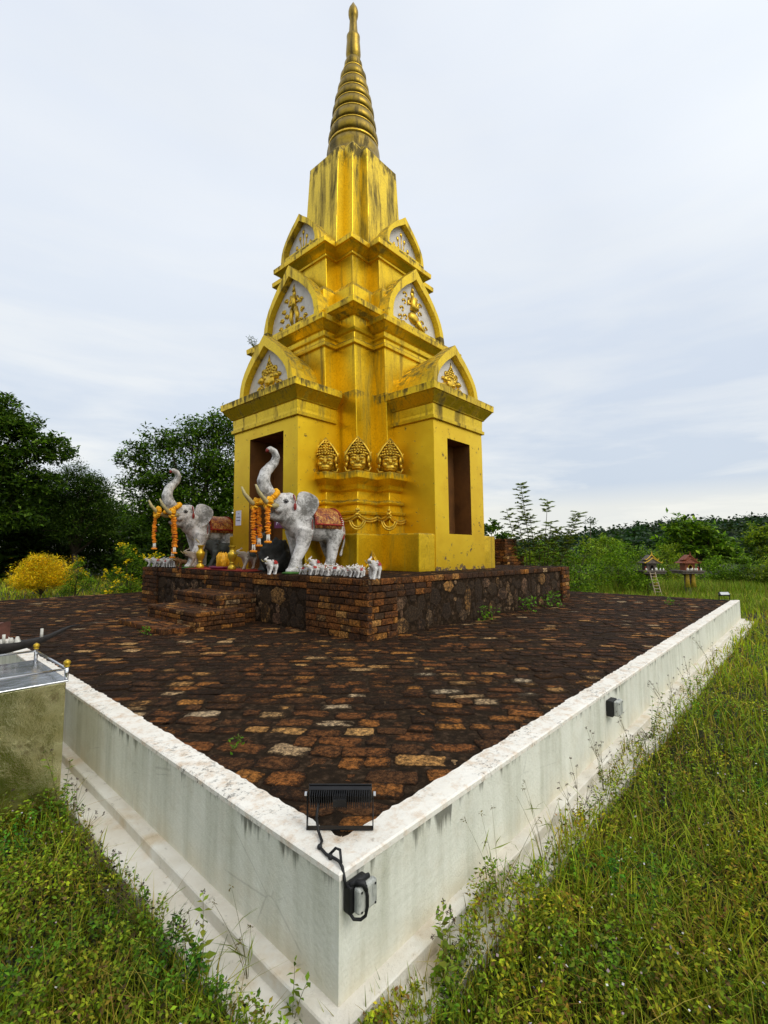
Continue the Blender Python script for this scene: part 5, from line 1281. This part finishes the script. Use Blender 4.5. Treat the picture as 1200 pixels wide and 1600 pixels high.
# golden bush, with its thin upright leaves
tree('round bush of bright yellow leaves on the lawn at the left', T(70, 18.5), cl([(-.55, 0, .95, .55, .42), (.1, 0, 1.35, .6, .42), (.65, 0, 1.0, .55, .45), (0, -.2, .8, .85, .45), (-.2, 0, 1.55, .35, .22), (-.9, 0, .7, .35, .3), (0, .1, 1.0, .9, .7)]), .13, 19000, [(.90, .58, .010), (.92, .66, .02), (.70, .40, .008), (.50, .42, .012)], name='yellow_bush', cat='bush', trunk=.05, aspect=.16, spread=.7)
def flowering(label, base, specs, n, nf, sz=.07):
    t = tree(label, base, cl(specs), sz, n, LT+MD[:2], name='flowering_shrub', cat='shrub', trunk=.035, spread=.6)
    sp = Soup(); zb = GZ
    for c in cl(specs):
        m = max(1, nf//len(specs)); q_ = rng.normal(size=(m, 3)); q_ /= np.linalg.norm(q_, axis=1, keepdims=True); q_[:, 2] = np.abs(q_[:, 2])*.9
        P0 = q_*np.array([c[3], c[3], c[4]])+np.array([base[0]+c[0], base[1]+c[1], zb+c[2]])
        Pp = np.repeat(P0, 9, 0)+rng.normal(size=(m*9, 3))*.05; sp.leaves(Pp, .085, palette(m*9, [(.85, .62, .01), (.78, .52, .01)], .1), aspect=.8)
    sp.build('blossom', 'leaf', t)
flowering('green shrub with yellow flowers between the golden bush and the platform', T(122, 17.5), [(0, 0, 1.0, .35, .45), (.4, 0, .75, .35, .35), (.1, 0, 1.45, .22, .25), (-.2, 0, .5, .4, .3)], 2600, 14)
flowering('tall green shrub with yellow flowers at the left end of the platform', T(205, 15.5), [(0, 0, .8, .45, .5), (-.5, 0, 1.1, .3, .3), (.3, 0, 1.5, .4, .4), (-.15, 0, 1.9, .3, .3), (.4, 0, .6, .4, .4), (-.6, 0, .55, .3, .3)], 4200, 34)
flowering('low yellow flowered shrub just left of the platform corner', T(188, 14.8), [(0, 0, .25, .45, .22), (.5, 0, .25, .4, .22)], 1200, 12)
flowering('yellow flowered shrub behind the legs of the far elephant', T(262, 17), [(0, 0, 1.2, .5, .5), (.5, 0, 1.0, .5, .5), (-.4, 0, 1.6, .35, .3), (0, 0, .6, .8, .4)], 3000, 26)

# right: sapling with pinnate leaves, bushes, trees, forest hill
def pinnate(label, base, stems, cols, fl=.55, group=None):
    t = thing('sapling', label, 'sapling', (*base[:2], GZ), group); st = MB(); sp = Soup(); B0 = Vector((base[0], base[1], GZ))
    for (r, z1, bend, nf, z0) in stems:
        e = B0+Vector((RGT[0]*r, RGT[1]*r, z1)); s_ = B0+Vector((RGT[0]*r*bend, RGT[1]*r*bend, 0)); m_ = s_.lerp(e, .55)+Vector((RGT[0]*r*-.12, RGT[1]*r*-.12, .1))
        pts = [s_, s_.lerp(m_, .5), m_, m_.lerp(e, .5), e]; st.tube(pts, [.022, .018, .013, .010, .005], 5)
        nf = int(nf*1.5)
        for k in range(nf):
            q_ = z0+(1-z0)*k/nf; i = min(int(q_*4), 3); p = pts[i].lerp(pts[i+1], q_*4-i); a_ = k*2.4+rnd.random()
            d = Vector((math.cos(a_), math.sin(a_), .55)).normalized(); L = fl*rnd.uniform(.6, 1.05)*(1.1-.45*q_)
            rp = [p+d*L*s-Vector((0, 0, .28*L*s*s)) for s in np.linspace(0, 1, 7)]; st.tube(rp, .004, 3)
            for s in np.linspace(.12, 1, 13):
                j = min(int(s*6), 5); c = rp[j].lerp(rp[j+1], s*6-j); sd_ = d.cross(Vector((0, 0, 1)))
                for g_ in (-1, 1): sp.leaves(np.array([c]), .13, palette(1, cols), aspect=.30, dirs=np.array([sd_*g_*3+d]), up=.8)
    st.build('stem', 'bark', t); sp.build('crown', 'leaf', t)
pinnate('slender sapling with feathery leaves against the sky right of the shrine', T(845, 15.2), [(-.75, 3.0, .5, 18, .35), (-.62, 4.15, .5, 16, .62), (-.35, 3.1, .4, 16, .3), (-.1, 2.6, .4, 14, .3), (.25, 3.6, .1, 5, .86), (.35, 2.9, .3, 16, .35), (.6, 2.7, .3, 16, .35), (1.3, 3.2, .2, 22, .45), (1.0, 2.4, .3, 14, .3), (-1.1, 3.3, .6, 14, .4)], [(.12, .17, .02), (.18, .24, .03), (.24, .28, .05)], .42)
tree('small round topped tree peeking out beside the right porch', T(768, 19), cl([(0, 0, 2.9, .45, .28), (.45, 0, 2.5, .4, .22), (-.5, 0, 2.6, .4, .25), (.1, 0, 2.1, .4, .25)]), .13, 1800, MD, trunk=.05, aspect=.6)
BR = 'bushes along the edge of the lawn on the right'
BS = [(815, 19, 1.9, 1.3), (850, 20, 2.3, 1.4), (895, 19, 2.1, 1.3), (930, 22, 2.5, 1.5), (965, 21, 2.2, 1.3), (1000, 26, 2.4, 1.5), (1040, 27, 2.3, 1.4), (1110, 24, 1.6, 1.3), (1165, 23, 1.7, 1.4), (1215, 22, 1.9, 1.4), (790, 22, 2.0, 1.2), (1265, 21, 2.0, 1.5)]
PS = ['under the feathery sapling', 'behind the feathery sapling', 'right of the sapling', 'midway along the right hedge', 'left of the spirit houses', 'behind the spirit house with the ladder', 'between the two spirit houses', 'right of the brown spirit house', 'near the right edge of the view', 'at the very right edge', 'behind the ruined brick pillar', 'beyond the right edge']
for i, (px, d, h, w_) in enumerate(BS):
    tree('bright green bush '+PS[i], T(px, d), cl([(-w_*.5, 0, h*.5, w_*.55, h*.36), (w_*.5, .2, h*.45, w_*.55, h*.38), (0, 0, h*.74, w_*.5, h*.28), (rnd.uniform(-.5, .5), -.4, h*.28, w_*.8, h*.28), (rnd.uniform(-.6, .6), 0, h*.88, w_*.25, h*.18)]), .11, 4400, [YG, LT, MD+LT][i % 3], name='bush', cat='bush', trunk=.05, group=BR, spread=.55)
tree('broad leaved green tree rising behind the brown spirit house', T(1092, 29), cl([(-1.1, 0, 3.3, .95, .8), (.0, 0, 3.0, 1.0, .8), (1.1, 0, 2.5, .9, .7), (-1.5, 0, 2.2, .9, .8), (.3, -.3, 1.9, 1.3, .8), (1.7, 0, 1.7, .9, .7)]), .30, 5200, LT+MD, trunk=.12, aspect=.5, spread=.6)
tree('yellow green tree at the right edge below the teal roof', T(1205, 48), cl([(0, 0, 3.8, 2.4, 1.1), (1.5, 0, 4.2, 2, 1.2), (-1.4, 0, 3.0, 1.8, 1.0), (0, -1, 2.0, 2.8, 1.2)]), .30, 6000, YG+MD[:1], trunk=.2)
tree('pale fronded young palm like tree left of the spirit houses', T(948, 27), cl([(0, 0, 2.3, .9, .5), (.6, 0, 1.8, .7, .5), (-.7, 0, 1.7, .7, .5)]), .22, 2600, YG+LT, trunk=.06, aspect=.2, droop=.5)
# tall dry grass strip before the right bushes
dg_ = Soup(); n = 14000
xs_ = rng.uniform(880, 1300, n); ds = rng.uniform(14.5, 24, n)
x = EYE.x+FWD[0]*ds+RGT[0]*ds*(xs_-600)/732.2; y = EYE.y+FWD[1]*ds+RGT[1]*ds*(xs_-600)/732.2
k = on_land(x, y, .3); x, y, ds = x[k], y[k], ds[k]; n = len(x)
blades(dg_, x, y, rng.uniform(.15, .40, n)+(ds > 20)*.35, np.full(n, .018), palette(n, [(.16, .26, .015), (.24, .32, .02), (.28, .26, .05), (.12, .2, .012)]), .35)
tag(dg_.build('tall_grass', 'grass', origin=(0, 0, GZ)), 'bright tall grass in front of the bushes on the right', 'grass', kind='stuff')

# forested hill on the right
hl = MB()
def hill_z(px, d):
    # ridge rising to the right
    return 0
def ridge(name, m, d0, d1, prof, seed, zb=-30):
    """a ridge across the view: prof = (picture column, height above eye) pairs at distance d1"""
    mb = MB(); cols_ = np.linspace(prof[0][0], prof[-1][0], 60); vs = []
    rows = 10
    for j in range(rows+1):
        for px in cols_:
            H = np.interp(px, [p[0] for p in prof], [p[1] for p in prof]); f_ = j/rows
            d = d0+(d1-d0)*min(f_, .7)/.7 if f_ <= .7 else d1*(1+(f_-.7)*1.2)
            z = (zb+(EYE.z+H-zb)*math.sin(min(1, f_/.7)*math.pi/2)**1.3) if f_ <= .7 else EYE.z+H-(f_-.7)*3.3*(H-zb)*.5
            x_, y_ = spot(px, d); z += (abs(H)*.08+1)*mnoise.noise(Vector((x_/d1*9, y_/d1*9, seed))); vs.append((x_, y_, max(z, -60)))
    nn_ = len(cols_); mb.add(vs, [(j*nn_+i, j*nn_+i+1, (j+1)*nn_+i+1, (j+1)*nn_+i) for j in range(rows) for i in range(nn_-1)])
    o = mb.build(name, m, smooth=True); struct(o); return mb
PR = [(700, -1.5), (800, -1), (880, 1.5), (940, 4.2), (1000, 6.0), (1080, 7.5), (1140, 8.0), (1200, 9.5), (1300, 12), (1500, 13), (1800, 10)]
rg = ridge('hill', 'hill_ground', 70, 190, PR, 2, GZ-.5)
fo = Soup(); V = np.array(rg.v).reshape(11, 60, 3)
n = 1500
for i in range(n):
    j = rng.uniform(0, 7.4); c_ = rng.uniform(0, 58); j0, c0 = int(j), int(c_); p = V[j0, c0]*(1-j+j0)+V[min(j0+1, 10), c0]*(j-j0); p2 = V[j0, c0+1]*(1-j+j0)+V[min(j0+1, 10), c0+1]*(j-j0); p = p*(1-c_+c0)+p2*(c_-c0)
    R_ = rng.uniform(1.4, 3.0); H_ = R_*rng.uniform(.8, 1.4); m = 110
    q_ = rng.normal(size=(m, 3)); q_ /= np.linalg.norm(q_, axis=1, keepdims=True); q_[:, 2] = q_[:, 2]*.9+.1
    q_ *= rng.uniform(.7, 1.05, (m, 1))*(1+.25*np.sin(q_[:, :1]*7+i)*np.cos(q_[:, 1:2]*6))
    tone = rng.uniform(.55, 1.3)*np.array([rng.uniform(.8, 1.3), 1, rng.uniform(.8, 1.6)])
    fo.leaves(q_*np.array([R_, R_, H_])+p+np.array([0, 0, H_*.35]), 1.0, palette(m, [(.022, .05, .014), (.034, .07, .017), (.014, .034, .010)], .25)*tone, up=.8, aspect=.8)
tag(fo.build('forest', 'leaf', origin=(*spot(1000, 100), GZ)), 'dark green wooded hillside beyond the lawn on the right', 'forest', kind='stuff')
tc_ = thing('lone_tree', 'bare stemmed small tree standing above the ridge left of the forest', 'tree', (*spot(922, 60), GZ))
x, y = spot(922, 60); q = MB(); q.tube([(x, y, GZ), (x+.1, y, 3), (x+.3, y, 5.0)], [.06, .05, .03], 6); q.build('trunk', 'bark', tc_)
sp = Soup(); Pp = np.array([x+.3, y, 5.1])+rng.normal(size=(120, 3))*np.array([.35, .35, .22]); sp.leaves(Pp, .3, palette(120, DK)); sp.build('crown', 'leaf', tc_)
hs = thing('house', 'distant house with a teal roof among the trees at the right edge', 'house', (*spot(1172, 150), 4))
x, y = spot(1172, 150); M_ = Matrix.Translation((x, y, 7.0)) @ Matrix.Rotation(math.atan2(RGT[1], RGT[0]), 4, 'Z')
q = MB(); quadbox(q, M_, -9, -3, -4, 9, 3, 1.2); q.build('wall', 'house_white', hs)
q = MB(); q2 = MB().loft([[(-10, -4, 1.2), (-10, 4, 1.2), (-10, 0, 3.0)], [(10, -4, 1.2), (10, 4, 1.2), (10, 0, 3.0)]]); q2 = xf(q2, M_); q2.build('roof', 'roof_teal', hs)

# ruined brick pillar behind the right porch
pi_ = thing('brick_pillar', 'ruined stump of a brick pillar behind the right porch', 'pillar', (11.9, 5.9, 0))
bk = MB()
px_, py_ = 12.35, 5.55
def pillar(x0, y0, w_, z0, z1):
    course_wall(bk, (x0, y0, 0), Y_, NX, w_, z0, z1, .09, .12, .3); course_wall(bk, (x0, y0, 0), X_, NY, w_, z0, z1, .09, .12, .3); course_wall(bk, (x0+w_, y0, 0), Y_, X_, w_, z0, z1, .09, .12, .3); course_wall(bk, (x0, y0+w_, 0), X_, Y_, w_, z0, z1, .09, .12, .3)
    bk.box(x0+.04, y0+.04, z0, x0+w_-.04, y0+w_-.04, z1-.02, (.4, .6, 0))
pi_.location = (12.5, 6.0, 0)
pillar(12.0, 5.5, 1.15, 0, 1.15); pillar(12.15, 5.65, .8, 1.15, 1.7)
bk.build('brickwork', 'wall_brick', pi_)

# spirit houses
def spirit(px, d, kind, label):
    x, y = spot(px, d); t = thing('spirit_house', label, 'spirit house', (0, 0, 0))
    def bx(name, m, *boxes, bevel=.006, par=t):
        q = MB(); [q.box(*b_) for b_ in boxes]; return q.build(name, m, par, bevel=bevel)
    post = 'concrete_old'
    bx('post', post, (-.10, -.10, 0, .10, .10, .90), (-.14, -.14, 0, .14, .14, .08), (-.14, -.14, .82, .14, .14, .90))
    bx('shelf', post, (-.42, -.38, .90, .42, .38, .98), (-.46, -.42, .98, .46, .42, 1.03))
    wm, rm = ('concrete_old', 'concrete_old') if kind == 'a' else ('spirit_brown', 'spirit_brown')
    # cella with an arched doorway
    q = MB(); W_, H_ = .20, .30
    out = [(-W_, 0), (-.075, 0), (-.075, .14), (-.055, .19), (0, .225), (.055, .19), (.075, .14), (.075, 0), (W_, 0), (W_, H_), (-W_, H_)]
    q.prism(out, (0, -.18, 1.03), (1, 0, 0), (0, 0, 1), (0, 1, 0), .03); q.box(-W_, -.15, 1.03, -W_+.03, .18, 1.33); q.box(W_-.03, -.15, 1.03, W_, .18, 1.33); q.box(-W_+.03, .15, 1.03, W_-.03, .18, 1.33)
    q.build('cella', wm, t)
    fr = MB(); fr.tube([(-.085, -.19, 1.03), (-.085, -.19, 1.17), (-.06, -.19, 1.225), (0, -.19, 1.265), (.06, -.19, 1.225), (.085, -.19, 1.17), (.085, -.19, 1.03)], .014, 6); fr.build('door_frame', 'spirit_gold' if kind == 'b' else 'concrete_old', t)
    rf = MB(); tiers = ((.34, 1.33, 1.53), (.24, 1.45, 1.66))
    for w_, z0, z1 in tiers: rf.loft([[(-w_, -w_*.85, z0), (w_, -w_*.85, z0), (0, -w_*.7, z1)], [(-w_, w_*.85, z0), (w_, w_*.85, z0), (0, w_*.7, z1)]])
    rf.box(-.36, -.30, 1.315, .36, .30, 1.335)
    rf.build('roof', rm, t)
    gb = MB()
    for w_, z0, z1 in tiers:
        yy = -w_*.85-.01
        for s in (-1, 1): gb.tube([(s*w_, yy, z0), (s*w_*.5, yy, (z0+z1)/2-.01), (0, yy+.02, z1+.01)], .020, 5); gb.tube([(s*w_, yy, z0), (s*(w_+.05), yy, z0+.07)], [.02, .006], 5)
    gb.tube([(0, -.22, 1.62), (0, -.21, 1.80)], [.03, .005], 6)
    gb.build('gable_board', 'spirit_gold' if kind == 'a' else 'spirit_brown', t)
    of = MB()
    for i in range(9): a_ = rnd.uniform(-.38, .38); of.rings(a_, rnd.uniform(-.38, -.28), [(1.03, .022), (1.07, .03), (1.10+rnd.uniform(0, .05), .014)], 8)
    of.build('offering', 'bud_white', t, smooth=True)
    do = MB(); do.rings(.26 if kind == 'b' else -.30, -.25, [(1.03, .05), (1.08, .045), (1.13, .02), (1.17, .03), (1.20, .005)], 8); do.build('doll', 'red_paint', t, smooth=True)
    cl_ = MB()
    for s in ((-1, 1) if kind == 'b' else (1,)): cl_.loft([[(s*.12+w_*math.cos(a_), -.16+w_*.5*math.sin(a_), z) for a_ in np.linspace(0, 6.28, 9)[:-1]] for z, w_ in ((.93, .06), (.7, .08), (.35, .11))])
    cl_.build('cloth', 'cloth_gold', t, smooth=True)
    t.location = (x, y, GZ); t.rotation_euler.z = math.atan2(RGT[1], RGT[0]); t.scale = (1.06,)*3
    return x, y
sx_, sy_ = spirit(1012, 20.5, 'a', 'grey spirit house with a gold gable and a ladder leaning on it')
spirit(1071, 20.5, 'b', 'red brown wooden spirit house on a post, right of the ladder')
ld = thing('ladder', 'small pale wooden ladder leaning on the grey spirit house', 'ladder', (0, 0, 0))
q = MB(); 
for s in (-1, 1): q.tube([(s*.13, -.42, .02), (s*.11, .0, 1.05)], .018, 6)
q.build('rail', 'ladder_wood', ld)
for i in range(8): f_ = (i+.7)/8.4; q = MB(); q.box(-.13, -.42*(1-f_)-.012, .02+1.03*f_-.012, .13, -.42*(1-f_)+.012, .02+1.03*f_+.012); q.build('rung', 'ladder_wood', ld)
ld.location = (sx_-FWD[0]*.42-RGT[0]*.12, sy_-FWD[1]*.42-RGT[1]*.12, GZ); ld.rotation_euler.z = math.atan2(RGT[1], RGT[0]); ld.scale = (1.0,)*3
# sprig growing on the left cornice
t = thing('cornice_weed', 'small wild plant growing out of the left end of the middle cornice', 'weed', P('W', 1.5, 2.3, 6.5)); sp = Soup(); c0 = np.array(P('W', 1.5, 2.3, 6.52))
st = MB()
for i in range(8): d = Vector((rnd.gauss(0, .5), rnd.gauss(.3, .5), 1)).normalized(); e = Vector(c0)+d*rnd.uniform(.25, .5); st.tube([Vector(c0), e], .006, 4); sp.leaves(np.array([Vector(c0).lerp(e, f_) for f_ in np.linspace(.3, 1, 12)]), .06, palette(12, MD), aspect=.3)
st.build('stem', 'weed_stem', t); sp.build('foliage', 'leaf', t)

wd_ = Soup()  # wood added mostly out of view, so left-facing gold reflects dark leaves
for i in range(46):
    px = rng.uniform(-2600, 60); d = rng.uniform(30, 40) if px > -500 else rng.uniform(16, 24)
    x, y = spot(max(px, -900) if px < -900 else px, d)
    if px < -900: x -= rng.uniform(0, 4); y -= (-900-px)*.022
    R_ = rng.uniform(2.2, 3.6); H_ = rng.uniform(3.0, 4.6); m = 900
    q_ = rng.normal(size=(m, 3)); q_ /= np.linalg.norm(q_, axis=1, keepdims=True); q_ *= rng.uniform(.7, 1.05, (m, 1)); tn = 1+.3*np.sin(q_[:, :1]*5+i)*np.cos(q_[:, 2:3]*6)
    wd_.leaves(q_*np.array([R_, R_, H_])+np.array([x, y, GZ+H_*.9]), .55, palette(m, DK)*tn, up=.6, aspect=.6)
tag(wd_.build('added_thicket', 'leaf', origin=(*spot(-200, 34), GZ)), 'dark wood behind the big tree, added unseen past the left edge to darken the gold', 'wood', kind='stuff')
